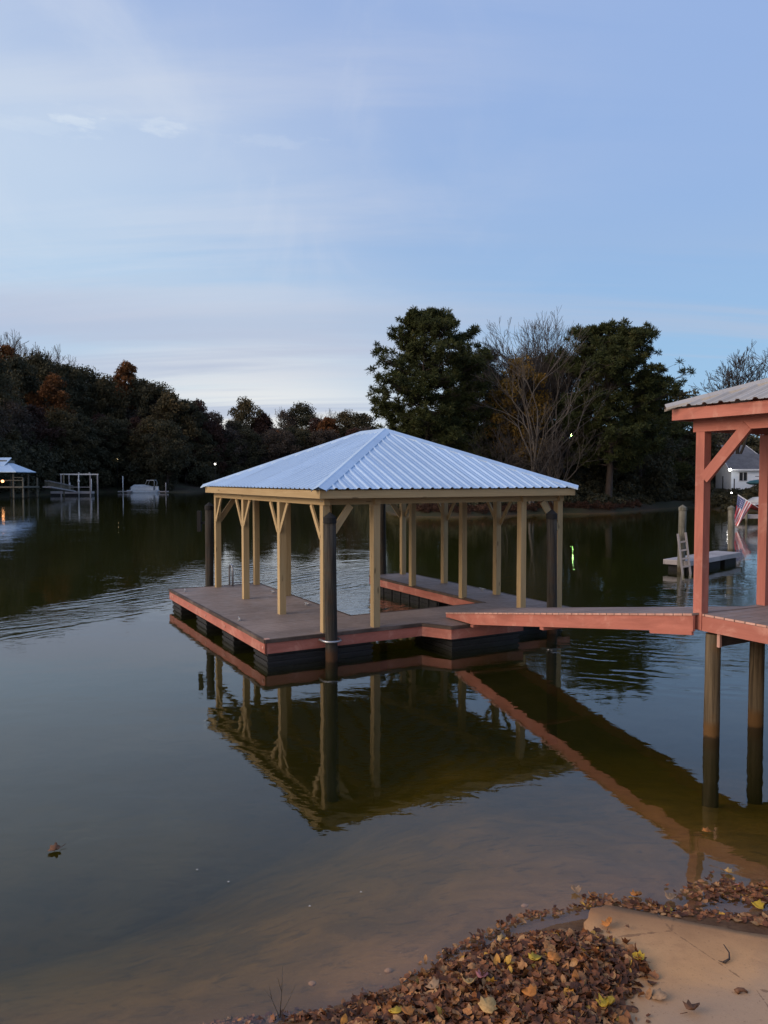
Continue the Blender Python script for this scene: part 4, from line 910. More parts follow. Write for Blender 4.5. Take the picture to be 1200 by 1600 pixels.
DB = 182; pb = empty('pontoon_boat', (lx(199, DB), DB, 0)); tag(pb, 'white pontoon boat under a grey cover moored on the far shore', 'pontoon boat')
q = lambda px: lx(px, DB) - lx(199, DB)
for y in (-.9, .9): MB().tube([(q(199), y, .42), (q(201), y, .28), (q(204), y, .22), (q(247), y, .22)], [.06, .26, .30, .30], 10).build('pontoon_tube', M['boatwhite'], pb)
MB().box(q(201), q(247), -1.25, 1.25, .52, .66).build('deck', M['boatwhite'], pb)
f = MB()
for y in (-1.2, 1.2): f.box(q(207), q(242), y - .03, y + .03, .67, 1.45)
f.box(q(207) + .04, q(207) + .1, -1.16, 1.16, .67, 1.45); f.build('side_panels', M['boatwhite'], pb)
mb = MB(); pr_ = [(q(204), .75), (q(207), 1.5), (q(211), 1.95), (q(225), 2.0), (q(232), 1.75), (q(243), 1.35)]
for (xa_, za_), (xb_, zb2) in zip(pr_, pr_[1:]):
    mb.poly([(xa_, -1.28, min(za_, 1.4)), (xb_, -1.28, min(zb2, 1.4)), (xb_, -.5, zb2), (xa_, -.5, za_)]); mb.poly([(xa_, -.5, za_), (xb_, -.5, zb2), (xb_, .5, zb2), (xa_, .5, za_)]); mb.poly([(xa_, .5, za_), (xb_, .5, zb2), (xb_, 1.28, min(zb2, 1.4)), (xa_, 1.28, min(za_, 1.4))])
mb.build('boat_cover', M['canvas'], pb)
bi = MB()
for y in (-1.1, 1.1): bi.tube([(q(243), y, 1.3), (q(243.5), y, 2.75), (q(241), y, 3.0), (q(232), y, 2.95), (q(229), y, 1.8)], .05, 6)
bi.build('bimini_frame', M['whiteplastic'], pb); MB().box(q(231), q(243), -1.1, 1.1, 2.96, 3.10).build('bimini_top', M['canvas'], pb)
MB().box(q(243), q(247.5), -.35, .35, .3, 1.55).build('outboard_motor', M['whiteplastic'], pb)
pd = empty('low_dock', (lx(184, DB - 2.5), DB - 2.5, 0)); tag(pd, 'low pale dock with a tall white pole beside the pontoon boat', 'dock')
q = lambda px: lx(px, DB - 2.5) - lx(184, DB - 2.5)
MB().box(0, q(205), 0, 1.0, .2, .48).build('deck', M['greydeck'], pd); MB().box(q(247), q(262), 0, 1.0, .2, .48).build('deck', M['greydeck'], pd)
MB().tube([(q(192.5), -.1, -1), (q(192.5), -.1, HZ(744, DB))], .11, 8).build('pole', M['whiteplastic'], pd); MB().tube([(q(259.5), -.1, -1), (q(259.5), -.1, HZ(754, DB))], .10, 8).build('pole', M['greydeck'], pd)

# ------------------------------------------------------------------ trees
def leaf_quads(c, n_, spread, size, elong=1.0, r=None):
    """n_ leaf faces round each centre c (k,3)"""
    k = len(c); ctr = np.repeat(c, n_, 0); m_ = len(ctr); d = rng.normal(size=(m_, 3)); d /= np.linalg.norm(d, axis=1)[:, None]
    ctr = ctr + d * (np.repeat(np.asarray(spread, float).reshape(-1, 1) * np.ones((k, 1)), n_, 0) * rng.uniform(.25, 1, (m_, 1)) ** .6) * np.array([1, 1, .75])
    a = rng.normal(size=(m_, 3)); a /= np.linalg.norm(a, axis=1)[:, None]; b = np.cross(a, rng.normal(size=(m_, 3))); b /= np.linalg.norm(b, axis=1)[:, None]
    s_ = size * rng.uniform(.6, 1.35, (m_, 1)); q_ = np.stack([ctr - a * s_ * elong, ctr + b * s_ * .55, ctr + a * s_ * elong, ctr - b * s_ * .55], 1)
    rr_ = np.clip(np.repeat(rng.uniform(0, 1, k), n_) * .65 + rng.uniform(0, .35, m_), 0, 1)
    return q_.reshape(-1, 3), rr_
def limb(mb, p, d, ln, r_, gen, tips, curve=.25, n=4, up=.1):
    pts = [Vector(p)]; d = d.normalized(); seg = 4
    for i in range(seg):
        d = (d + Vector((random.uniform(-1, 1), random.uniform(-1, 1), random.uniform(-.6, 1))) * curve * .5 + Vector((0, 0, up * .3))).normalized(); pts.append(pts[-1] + d * ln / seg)
    mb.tube(pts, [r_ * (1 - .62 * i / seg) for i in range(seg + 1)], n, caps=False, r=.4)
    tips.append((pts[-1], gen)); tips.append((pts[-2], gen))
    return pts, d
def broadleaf_meshes(seed, H, W_, mat, leafn=150, size=.26, trunk_h=.28, dens=46):
    random.seed(seed); root = empty('broadleaf_tree'); mb = MB(); tips = []
    mb.tube([(0, 0, -1.0), (.05, 0, H * .2), (.1 * random.uniform(-1, 1), .1, H * .5), (.2 * random.uniform(-1, 1), 0, H * .82)], [H * .020, H * .017, H * .012, H * .004], 7, caps=False, r=.3)
    cs = []
    for i in range(dens):
        t = (i + random.random()) / dens; z = H * (trunk_h + (1 - trunk_h) * t); prof = math.sin(math.pi * min(1, (t * .86 + .12))) ** .6
        az = random.uniform(0, 2 * math.pi); rr_ = W_ / 2 * prof * random.uniform(.35, 1.12); e = Vector((math.cos(az) * rr_, math.sin(az) * rr_, z + random.uniform(-.3, .5)))
        s0 = Vector((0, 0, max(H * .15, z - rr_ * .8)))
        mid = s0.lerp(e, .5) + Vector((0, 0, .3)); mb.tube([s0, mid, e], [H * .006, H * .004, H * .0015], 4, caps=False, r=.4); cs.append(e)
        if random.random() < .6: cs.append(mid.lerp(e, .5) + Vector((random.uniform(-.5, .5), random.uniform(-.5, .5), .2)))
    mb.build('trunk', M['bark'], root); c = np.array([tuple(p) for p in cs]); q_, rr_ = leaf_quads(c, leafn, rng.uniform(.6, 1.5, len(c)) * W_ * .135, size)
    npmesh('crown', q_, 4, rr_, mat, root); return root
def bare_tree(seed, H, spread, mat, name='bare_tree', levels=5, n0=6, trunk=.3, fine=.010, up=.25, multi=1):
    random.seed(seed); root = empty(name); mb = MB(); br = MB()
    def grow(p, d, ln, r_, g, target):
        pts = [Vector(p)]; dd_ = d.normalized(); seg = 3
        for i in range(seg):
            dd_ = (dd_ + Vector((random.gauss(0, 1), random.gauss(0, 1), random.gauss(0, .6))) * .10 + Vector((0, 0, up * .12))).normalized(); pts.append(pts[-1] + dd_ * ln / seg)
        target.tube(pts, [max(fine, r_ * (1 - .35 * i / seg)) for i in range(seg + 1)], 6 if g < 2 else 3, caps=False, r=.4 + .1 * random.random())
        if g >= levels: return
        k = random.choice((2, 3, 3)) if g > 0 else n0
        for i in range(k):
            az = random.uniform(0, 6.28); tl = random.uniform(.35, .75) * spread; s_ = dd_.orthogonal().normalized(); t_ = dd_.cross(s_)
            nd_ = (dd_ + (s_ * math.cos(az) + t_ * math.sin(az)) * tl).normalized(); st_ = pts[-1] if i < 2 else pts[random.randint(1, seg)]
            grow(st_, nd_, ln * random.uniform(.62, .85), r_ * .6, g + 1, br)
    for i in range(multi):
        d = Vector((random.uniform(-.25, .25), random.uniform(-.25, .25), 1)) if multi > 1 else Vector((0, 0, 1))
        grow((random.uniform(-.3, .3) * (multi > 1), 0, -.6), d, H * trunk, H * .016 / multi ** .4, 0, mb)
    mb.build('trunk', mat, root); br.build('branches', mat, root); return root
def pine(H, base, ext, label, loc, seed, tufts=1.0, low=.12, d=75):
    """ext: list of (height fraction, left reach, right reach)"""
    random.seed(seed); root = empty('pine_tree', loc); tag(root, label, 'pine tree'); mb = MB(); br = MB(); cs = []
    hs_ = [e[0] for e in ext]; le = [e[1] for e in ext]; ri = [e[2] for e in ext]
    tr = [Vector((.25 * math.sin(z * .35), .15 * math.sin(z * .5), z)) for z in np.linspace(-1, H * .97, 14)]
    mb.tube(tr, [base * (1 - .93 * i / 13) for i in range(14)], 9, caps=False, r=.3, jit=.05)
    z = H * low; i = 0
    while z < H * .985:
        t = z / H; az = i * 2.4 + random.uniform(-.4, .4); ca = math.cos(az)
        reach = np.interp(t, hs_, ri) if ca > 0 else np.interp(t, hs_, le); dep = (np.interp(t, hs_, ri) + np.interp(t, hs_, le)) / 2
        rl = math.sqrt((ca * reach) ** 2 + (math.sin(az) * dep) ** 2) * random.uniform(.55, 1.10)
        rl = max(rl, .5); rise = (.10 + .45 * t) * rl * random.uniform(.5, 1.2)
        p0 = Vector((0, 0, z)); p2 = Vector((ca * rl, math.sin(az) * rl, min(z + rise, H * (.97 + .03 * random.random()) - .30 * rl))); p1 = p0.lerp(p2, .5) + Vector((0, 0, -.06 * rl + random.uniform(-.2, .2)))
        br.tube([p0, p1, p2], [max(.03, base * .30 * (1 - t * .6)), max(.02, base * .17), .015], 5, caps=False, r=.4)
        nsub = int(5 + rl * 4.2)
        for k in range(nsub):
            f = .30 + .70 * (k + random.random()) / nsub; q0 = p0.lerp(p1, f * 2) if f < .5 else p1.lerp(p2, f * 2 - 1)
            side = Vector((-math.sin(az), ca, 0)) * random.choice((-1, 1)); l2 = random.uniform(.35, 1.0) * (.5 + rl * .26) * (1.25 - f * .6)
            q1 = q0 + side * l2 + Vector((ca, math.sin(az), 0)) * l2 * .5 + Vector((0, 0, random.uniform(.05, .5) * l2))
            br.tube([q0, q1], [.025, .010], 3, caps=False, r=.4)
            cs.append(q1)
            if random.random() < .55: cs.append(q0.lerp(q1, .55) + Vector((0, 0, .15)))
        cs.append(p2); z += H * random.uniform(.007, .015) * (1.0 if t > .3 else 1.3); i += 1
    cs += [Vector((random.uniform(-.3, .3), random.uniform(-.3, .3), H * random.uniform(.94, 1.0))) for _ in range(7)]
    mb.build('trunk', M['bark'], root); br.build('branches', M['bark'], root)
    def lobe(p): return math.sin(p.x * 1.5 + seed) * math.sin(p.y * 1.4 + 1.3) + math.sin(p.z * 1.7 + seed * .7 + .6 * p.x) * .9
    cs = [p for p in cs if lobe(p) > (-1.0 if p.z < H * .5 else -.5) or random.random() < .2]
    # keep the gap through which the green lamp shines
    gx_l, gz_l = (895 - 600) / F_PX * loc[1] - loc[0], HZ(680, loc[1]) - loc[2]
    cs = [p for p in cs if math.hypot(p.x - gx_l, p.z - gz_l) > .8]
    c = np.array([tuple(p) for p in cs]); k = len(c); nb_ = int(58 * tufts); ctr = np.repeat(c + rng.normal(scale=.24, size=c.shape), nb_, 0); m_ = len(ctr)
    rad_ = np.repeat(rng.uniform(.36, .66, (k, 1)), nb_, 0); dr = rng.normal(size=(m_, 3)); dr[:, 2] = dr[:, 2] * .8 + .35; dr /= np.linalg.norm(dr, axis=1)[:, None]
    st_ = ctr + dr * rad_ * rng.uniform(.0, .55, (m_, 1)); en = st_ + dr * rng.uniform(.20, .36, (m_, 1)); w_ = np.cross(dr, rng.normal(size=(m_, 3))); w_ /= np.linalg.norm(w_, axis=1)[:, None]; w_ *= rng.uniform(.024, .046, (m_, 1))
    q_ = np.stack([st_ - w_, st_ + w_, en + w_ * .6, en - w_ * .6], 1).reshape(-1, 3)
    rr_ = np.clip(np.repeat(rng.uniform(0, 1, k), nb_) * .55 + rng.uniform(0, .45, m_), 0, 1); npmesh('crown', q_, 4, rr_, M['needle'], root)
    return root
def ground_at(px, d):
    x, y = P2(px, d); return Vector((x, y, max(th(x, y), .1)))
# the two big pines on the point
g = ground_at(665, 78); Hh = HZ(488, 78) - g.z; kx = 78 / F_PX
def E_(rows, cx_, H_, gz_, dd): return [((HZ(y, dd) - gz_) / H_, (cx_ - l) * dd / F_PX, (r_ - cx_) * dd / F_PX) for y, l, r_ in rows][::-1]
pine(Hh, .30, E_([(488, 650, 680), (505, 632, 705), (525, 618, 732), (548, 603, 742), (565, 612, 752), (585, 572, 766), (620, 566, 772), (650, 568, 775), (690, 578, 786), (740, 590, 780), (780, 600, 770)], 665, Hh, g.z, 78),
     'tall dark pine standing directly behind the pavilion roof, tallest tree of the point', g, 11, 1.0)
g = ground_at(950, 80); Hh = HZ(508, 80) - g.z
pine(Hh, .42, E_([(508, 915, 975), (520, 885, 1000), (545, 876, 1022), (575, 868, 1040), (605, 866, 1056), (640, 864, 1052), (670, 872, 1040), (700, 880, 1050), (740, 905, 1000)], 950, Hh, g.z, 80),
     'broad dark pine with a thick forked trunk, between the pavilion and the red gazebo', g, 23, 1.0, .2)
g = ground_at(745, 92); Hh = HZ(552, 92) - g.z
pine(Hh, .26, E_([(552, 735, 760), (580, 715, 785), (620, 700, 792), (680, 690, 800), (760, 700, 800)], 748, Hh, g.z, 92), 'smaller dark pine merging into the right side of the tall pine behind the pavilion', g, 31, .75)
g = ground_at(1010, 100); Hh = HZ(585, 100) - g.z
pine(Hh, .26, E_([(585, 1000, 1025), (620, 980, 1045), (680, 970, 1075), (760, 975, 1075)], 1012, Hh, g.z, 100), 'dark pine filling the gap right of the broad pine, its tip low against the sky', g, 37, .75)
def place(root, loc, rz=0, sc=1.0, label=None, cat=None, group=None, name=None, szc=None):
    root.location = loc; root.rotation_euler = (0, 0, rz); root.scale = (sc, sc, szc or sc); tag(root, label, cat, group)
    return root
t = bare_tree(5, 20, .66, M['twig'], levels=7, n0=5, trunk=.27, fine=.012, multi=2); g = ground_at(850, 84); place(t, g, .4, 1.12, 'tall bare grey tree with dense twigs left of the broad pine', 'bare tree')
t = bare_tree(9, 18, .66, M['twig'], levels=7, n0=5, trunk=.28, fine=.014, multi=1); g = ground_at(885, 92); place(t, g, 1.9, 1.10, 'bare twiggy tree rising just behind the top of the broad pine', 'bare tree')
t = bare_tree(51, 17, .7, M['twig'], levels=7, n0=6, trunk=.26, fine=.014, multi=2); g = ground_at(818, 88); place(t, g, 2.6, 1.15, 'bare twiggy tree standing behind the golden-orange autumn tree', 'bare tree')
t = bare_tree(52, 17, .75, M['twig'], levels=7, n0=6, trunk=.25, fine=.014, multi=2); g = ground_at(876, 96); place(t, g, 4.1, 1.32, 'bare twiggy tree filling the sky gap between the grey tree and broad pine', 'bare tree')
t = bare_tree(12, 13, .7, M['paletwig'], levels=5, n0=4, trunk=.42, fine=.012, multi=2); g = ground_at(832, 73); place(t, g, .2, 1.0, 'slender pale-barked bare tree at the water between the two big pines', 'bare tree')
t = bare_tree(14, 9, .9, M['twig'], levels=5, n0=5, trunk=.3, fine=.011, multi=3); g = ground_at(785, 74); place(t, g, 1.2, 1.0, 'low bare shrubby tree right of the tall pine above the water edge', 'bare tree')
t = bare_tree(16, 10, 1.0, M['twig'], levels=5, n0=5, trunk=.28, fine=.011, multi=3); g = ground_at(868, 73); place(t, g, 2.2, 1.0, 'low spreading bare tree above the right end of the pavilion roof', 'bare tree')
t = bare_tree(21, 20, .85, M['twig'], levels=7, n0=8, trunk=.25, fine=.024, up=.3); g = ground_at(1147, 118); place(t, g, .7, 1.22, 'round-crowned bare tree against the sky behind the red gazebo roof', 'bare tree')
t = broadleaf_meshes(41, 13.2, 6.5, M['gold'], 110, .15, .30, 44); g = ground_at(808, 79); place(t, g, 0, 1.0, 'thin golden-orange autumn tree between the two big pines', 'autumn tree', szc=1.05)
t = broadleaf_meshes(43, 13, 9, M['dkgreen'], 150, .22, .15); g = ground_at(1062, 108); place(t, g, 0, 1.0, 'dark leafy tree left of the red gazebo post, behind the bank', 'tree')
t = broadleaf_meshes(44, 9, 8, M['olive'], 150, .20, .1); g = ground_at(945, 112); place(t, g, 0, .9, 'olive green tree glimpsed low behind the trunk of the broad pine', 'tree')
t = broadleaf_meshes(45, 13, 8, M['dkgreen'], 150, .22, .1); g = ground_at(700, 108); place(t, g, 0, 1.05, 'dark leafy tree behind the foot of the tall pine', 'tree')
t = broadleaf_meshes(46, 12, 9, M['greybrown'], 120, .2, .1); g = ground_at(800, 118); place(t, g, 0, 1.1, 'grey-brown tree far behind the golden autumn tree', 'tree')
t = broadleaf_meshes(47, 16, 11, M['greybrown'], 120, .25, .1); g = ground_at(1120, 165); place(t, g, 0, 1.0, 'dusky brown tree behind the gabled grey house', 'tree')


for i_, (px, d, H_, W2, k_, lb) in enumerate(((842, 98, 16.5, 9, 'greybrown', 'dusky thin-leaved tree filling in behind the tall bare grey tree'), (852, 104, 17.0, 6, 'greybrown', 'dusky crown close behind the trunk of the tall bare grey tree'), (795, 100, 13, 8, 'dkgreen', 'dark leafy tree low between the tall pine and the golden tree'), (1000, 90, 9, 9, 'dkgreen', 'dark bushy tree standing right of the trunk of the broad pine'), (962, 88, 8.0, 5, 'dkgreen', 'dark bushy tree standing behind the trunk of the broad pine'))):
    t = broadleaf_meshes(60 + i_, H_, W2, M[k_], 90 if k_ == 'greybrown' else 150, .17, .12, 60); g = ground_at(px, d); place(t, g, 0, 1.0, lb, 'tree')
# far wood: prototypes, then individual copies
protos = {}
def proto(key, seed, H, W_, mat, **k): protos[key] = [broadleaf_meshes(seed, H, W_, mat, **k), 0, H]
proto('dk', 101, 17, 11, M['dkgreen'], leafn=120, size=.22, dens=72); proto('dk2', 102, 17, 9, M['dkgreen'], leafn=120, size=.22, dens=72); proto('olive', 103, 16, 10, M['olive'], leafn=150, size=.24)
proto('rust', 104, 17, 7.5, M['rust'], leafn=110, size=.21, dens=80); proto('red', 105, 14, 9, M['redleaf'], leafn=140, size=.23); proto('brown', 106, 16, 10, M['greybrown'], leafn=100, size=.22)
protos['bare'] = [bare_tree(107, 19, .6, M['twig'], levels=5, n0=6, trunk=.3, fine=.03), 0, 19]; protos['bare2'] = [bare_tree(108, 18, .6, M['paletwig'], levels=5, n0=6, trunk=.3, fine=.03), 0, 18]
random.seed(77)
FAR = [  # key, px of trunk, px row of the top, distance, label
 ('dk', -20, 560, 165, 'dark bushy tree cut by the left edge above the dock house'), ('dk2', 30, 566, 185, 'dark crown at the left under the bare skyline trees'), ('rust', 12, 546, 205, 'brown-leaved tree on the skyline at the left edge'),
 ('bare', 18, 516, 232, 'tall bare tree on the skyline at the left edge'), ('bare2', 52, 530, 236, 'second bare skyline tree from the left edge'), ('bare', 78, 538, 240, 'bare skyline tree above the boat lift'), ('bare2', 112, 568, 244, 'low bare tree on the ridge left of the rust-orange tree'),
 ('bare', 4, 512, 228, 'very tall bare tree at the extreme left of the skyline'), ('bare2', 34, 522, 238, 'bare skyline tree between the two tallest bare crowns on the left'), ('bare', 96, 552, 242, 'bare tree just above the faint orange tree on the left ridge'), ('bare2', 146, 574, 240, 'small bare tree on the ridge close left of the rust-orange tree'), ('bare', 236, 588, 240, 'bare twigs above the ridge right of the rust-orange tree'),
 ('dk', 62, 562, 200, 'dark evergreen left of the faint orange tree on the slope'), ('rust', 82, 592, 186, 'faint orange tree half way up the dark left slope'), ('dk2', 104, 576, 214, 'dark crown right of the faint orange tree on the slope'),
 ('dk', 134, 582, 224, 'dark round crown above the space between boat lift and pontoon boat'), ('olive', 164, 596, 222, 'olive crown immediately left of the rust-orange skyline tree'), ('rust', 199, 572, 232, 'rust-orange tree standing above the skyline over the pontoon boat'),
 ('dk2', 222, 598, 232, 'dark crown immediately right of the rust-orange skyline tree'), ('dk', 248, 606, 228, 'dark crown on the falling skyline right of the pontoon boat'), ('olive', 272, 620, 222, 'olive crown lower down the falling skyline'),
 ('dk2', 292, 630, 226, 'dark crown near the foot of the falling skyline'), ('red', 312, 634, 232, 'reddish crown at the foot of the falling skyline'), ('brown', 334, 650, 246, 'thin brown tree beside the notch of sky left of the pavilion'),
 ('olive', 386, 630, 262, 'leafy olive tree standing above the far trees, right of the notch of sky'), ('dk', 366, 662, 252, 'dark low tree below the notch of sky'), ('red', 410, 652, 262, 'dusky red tree right of the leafy olive tree'), ('bare', 424, 634, 285, 'bare tree right of the leafy olive tree'),
 ('brown', 444, 648, 280, 'thin brown tree above the middle of the left roof slope'), ('dk', 472, 636, 284, 'dark rounded crown above the middle of the left roof slope'), ('rust', 432, 676, 256, 'low rust-coloured tree over the left roof slope'),
 ('bare2', 500, 634, 300, 'bare tree on the far skyline left of the roof peak'), ('red', 494, 660, 266, 'deep red tree left of the roof peak'), ('rust', 512, 656, 262, 'orange-brown tree left of the roof peak'), ('olive', 540, 648, 270, 'olive tree above the roof peak on the far shore'),
 ('bare', 524, 636, 300, 'thin bare tree on the far skyline directly over the roof peak'), ('dk2', 566, 650, 266, 'dark tree against the left side of the tall pine'), ('dk', 455, 672, 256, 'dark low tree right above the left roof slope'), ('olive', 478, 674, 254, 'low olive tree right above the left roof slope'),
]
GRP = 'trees of the far wooded shore'
for key, px, py, d, lb in FAR:
    pr_ = protos[key]; g = ground_at(px, d); Hh = max(HZ(py, d) - g.z, 5); o = pr_[0] if pr_[1] == 0 else copy_tree(pr_[0]); pr_[1] += 1
    sc = Hh / pr_[2]; hs2 = min(max(sc, .75), 1.35)
    nmn = {'bare': 'bare_tree', 'bare2': 'bare_tree'}.get(key, 'broadleaf_tree'); o.name = nmn
    o.location = g; o.rotation_euler = (0, 0, random.uniform(0, 6.28)); o.scale = (hs2, hs2, sc); tag(o, lb, 'bare tree' if 'bare' in key else 'tree', GRP)
# trees standing in the slope and along the water: nothing tells these apart
slots = []
for px in np.arange(-55, 360, 23): slots.append((px + random.uniform(-8, 8), 4 + random.uniform(0, 5), .48)); slots.append((px + random.uniform(-8, 8), 20 + random.uniform(0, 6), .70))
for px in np.arange(340, 600, 26): slots.append((px + random.uniform(-8, 8), 6, .75))
for px, s_, fr_ in slots:
    d = 110.0
    for _ in range(80):
        x, y = P2(px, d)
        if sdist(np.array([x]), np.array([y]))[0] > s_ and d > 120: break
        d += 2.5
    if 262 < px < 345 and s_ < 10: d = max(d, 225)
    g = ground_at(px, d); topz = outline_top(px, d + 55) * 1.0; Hh = max(6.0, min(17, (float(topz) - g.z) * fr_ + 3)); key = random.choice(('dk', 'dk', 'dk2', 'dk2', 'olive', 'brown', 'brown', 'brown', 'red'))
    o = copy_tree(protos[key][0]); o.name = 'broadleaf_tree'; o.location = g; o.rotation_euler = (0, 0, random.uniform(0, 6.28)); sc = Hh / protos[key][2]; o.scale = (max(sc, .7), max(sc, .7), sc)
    tag(o, 'one of the dark indistinct trees massed on the far shore slope', 'tree', 'dark massed trees of the far slope')
# undergrowth and the closed wood behind
def wood_mass(name, spots, mat, label, leafn=110, size=.42):
    c = []; sp = []
    for (x, y, g_, H_, w_) in spots:
        for i in range(16):
            t = random.random(); a = random.uniform(0, 6.28); r_ = w_ / 2 * math.sin(math.pi * min(1, t * .8 + .18)) * random.uniform(.3, 1); c.append((x + r_ * math.cos(a), y + r_ * math.sin(a), g_ + H_ * (.04 + .94 * t))); sp.append(w_ * random.uniform(.16, .26))
    q_, rr_ = leaf_quads(np.array(c), leafn, np.array(sp), size); o = npmesh(name, q_, 4, rr_, mat); tag(o, label, None, None, 'stuff'); return o
random.seed(5); sp_ = []
for px in list(np.arange(-420, -70, 22)) + list(np.arange(-70, 600, 9)):
    base_d = None; d = 110.0
    while d < 330:
        x, y = P2(px, d)
        if sdist(np.array([x]), np.array([y]))[0] > 1.5: base_d = d; break
        d += 3
    if base_d is None: continue
    for k, off in enumerate((2, 14, 30, 48, 66)):
        if 262 < px < 340 and base_d < 215 and off < 40: continue
        dd_ = base_d + off; x, y = P2(px + random.uniform(-4, 4), dd_); g_ = max(th(x, y), 0); top = outline_top(px, dd_); Hh = (float(top) - g_) * (.35, .55, .7, .8, .84)[k]
        sp_.append((x, y, g_ - .5, max(3, min(Hh, 15)), 8.5))
wood_mass('woodland', sp_, M['dkgreen'], 'dark closed woodland filling the far shore', 100, .34)
sp_ = []
for px in np.arange(610, 1330, 15):
    for d0, hh in ((118, 7), (150, 10), (190, 14)):
        if 1100 < px and d0 < 150: continue
        if 872 < px < 918 and d0 < 160: continue
        x, y = P2(px + random.uniform(-6, 6), d0 + random.uniform(-4, 4)); g_ = th(x, y); H2 = min(hh, HZ(np.interp(px, [600, 700, 1000, 1060, 1100, 1130, 1160, 1330], [690, 650, 650, 668, 672, 672, 680, 660]), d0) - g_ - 1); sp_.append((x, y, g_ - .3, max(H2, 3), 9))
wood_mass('woodland', sp_, M['dkgreen'], 'dark closed woodland behind the point and the houses', 90, .42)
# brush along the foot of the point and on the bank below the house
sp_ = []
for px in np.arange(625, 1110, 9):
    d = 60.0
    while d < 110:
        x, y = P2(px, d)
        if sdist(np.array([x]), np.array([y]))[0] > 1.6: break
        d += 1
    for off in (2.0, 6, 12, 20):
        x, y = P2(px + random.uniform(-5, 5), d + off + random.uniform(-1, 1)); sp_.append((x, y, th(x, y) - .2, random.uniform(1.0, 2.6) * (.45 if off < 3 else 1 if off < 10 else 1.6) * (.8 if 700 < px < 880 and off < 10 else 1), random.uniform(2, 3.5)))
for px in np.arange(1112, 1200, 7):
    for d in (80, 84, 88):
        x, y = P2(px, d); 
        if sdist(np.array([x]), np.array([y]))[0] > .4: sp_.append((x, y, th(x, y) - .3, random.uniform(.6, 1.5), 2.4))
wood_mass('brush', sp_, M['dkgreen'], 'dark brush and undergrowth along the foot of the wooded point', 60, .16)
sp_ = []
for i in range(130):
    px = random.uniform(640, 1000); d = 64.0
    while d < 110:
        x, y = P2(px, d)
        if sdist(np.array([x]), np.array([y]))[0] > .5: break
        d += .6
    sp_.append((x, y + random.uniform(0, 1.5), th(x, y) - .1, random.uniform(.3, .7), random.uniform(.8, 1.6)))
wood_mass('leaf_litter', sp_, M['litter'], 'reddish dead leaves and low scrub on the water edge of the point', 40, .06)

# ------------------------------------------------------------------ fallen leaves on the near shore
LEAF_OUT = [(0, -.46), (.18, -.40), (.38, -.36), (.34, -.16), (.46, .06), (.31, .16), (.24, .36), (0, .50), (-.20, .36), (-.30, .14), (-.46, .08), (-.35, -.15), (-.38, -.34), (-.17, -.40)]
OVAL_OUT = [(0, -.5), (.16, -.33), (.27, -.08), (.27, .16), (.16, .36), (0, .54), (-.16, .36), (-.27, .16), (-.27, -.08), (-.16, -.33)]
def leaf_geo(size, kind, curl, twist):
    out = np.array(LEAF_OUT if kind else OVAL_OUT) * size; pts = np.vstack([[0, 0], out]); z = curl * ((pts[:, 0] ** 2) * 2.4 + (pts[:, 1] ** 2) * 1.2) / size + twist * pts[:, 0] * pts[:, 1] / size
    return np.column_stack([pts, z])
def ground_or_slab(x, y):
    rel = Vector((x, y)) - c0; a, b = rel.dot(e1), rel.dot(e2)
    g_ = th(x, y)
    if 0 < a < 3.6 and 0 < b < 5.0: return max(g_, slabz(x, y) + .008)
    return g_
def scatter(name, n, sampler, label, szr=(.05, .105), pile=0.0, tilt=.5, rbias=1.0):
    V_l, F_l, R_l = [], [], []; k = 0
    for _ in range(n):
        s_ = sampler()
        if s_ is None: continue
        x, y, hh = s_; kind = random.random() < .22; L_ = leaf_geo(random.uniform(*szr), kind, random.uniform(-.9, 1.2), random.uniform(-1.2, 1.2))
        t = Matrix.Rotation(random.uniform(0, 6.28), 3, 'Z') @ Matrix.Rotation(random.gauss(0, tilt), 3, 'X') @ Matrix.Rotation(random.gauss(0, tilt), 3, 'Y'); p = L_ @ np.array(t).T
        p[:, 2] += hh - min(0, p[:, 2].min()) * .6 + .003; p[:, 0] += x; p[:, 1] += y; m_ = len(p) - 1; V_l.append(p); r_ = random.random() ** rbias
        for i in range(m_): F_l.append((k, k + 1 + i, k + 1 + (i + 1) % m_)); R_l.append(r_)
        k += m_ + 1
    me = bpy.data.meshes.new(name); me.from_pydata(np.vstack(V_l).tolist(), [], F_l); at = me.attributes.new('rnd', 'FLOAT', 'FACE'); at.data.foreach_set('value', R_l); me.polygons.foreach_set('use_smooth', [True] * len(F_l))
    me.materials.append(M['leaf']); me.update(); o = bpy.data.objects.new(name, me); COL.objects.link(o); tag(o, label, None, None, 'stuff'); return o
random.seed(19)
PILE = [(480, 1640), (560, 1590), (620, 1548), (690, 1500), (745, 1478), (790, 1462), (840, 1448), (880, 1452), (925, 1470), (965, 1490), (1012, 1520), (990, 1545), (968, 1575), (965, 1640), (940, 1760), (500, 1760)]
PW_ = [atz(a, b, .08) for a, b in PILE]
def inpoly(x, y, poly):
    c = False
    for i in range(len(poly)):
        a, b = poly[i], poly[i - 1]
        if (a.y > y) != (b.y > y) and x < (b.x - a.x) * (y - a.y) / (b.y - a.y) + a.x: c = not c
    return c
def pdist(x, y, poly):
    best = 9
    for i in range(len(poly)):
        a, b = poly[i].to_2d(), poly[i - 1].to_2d(); d = b - a; t = max(0, min(1, ((x - a.x) * d.x + (y - a.y) * d.y) / d.length_squared)); best = min(best, (a + d * t - Vector((x, y))).length)
    return best
bx = (min(p.x for p in PW_), max(p.x for p in PW_), min(p.y for p in PW_), max(p.y for p in PW_))
def mound(x, y):
    d = pdist(x, y, PW_) if inpoly(x, y, PW_) else 0
    return .085 * min(1, d / .28) ** .8
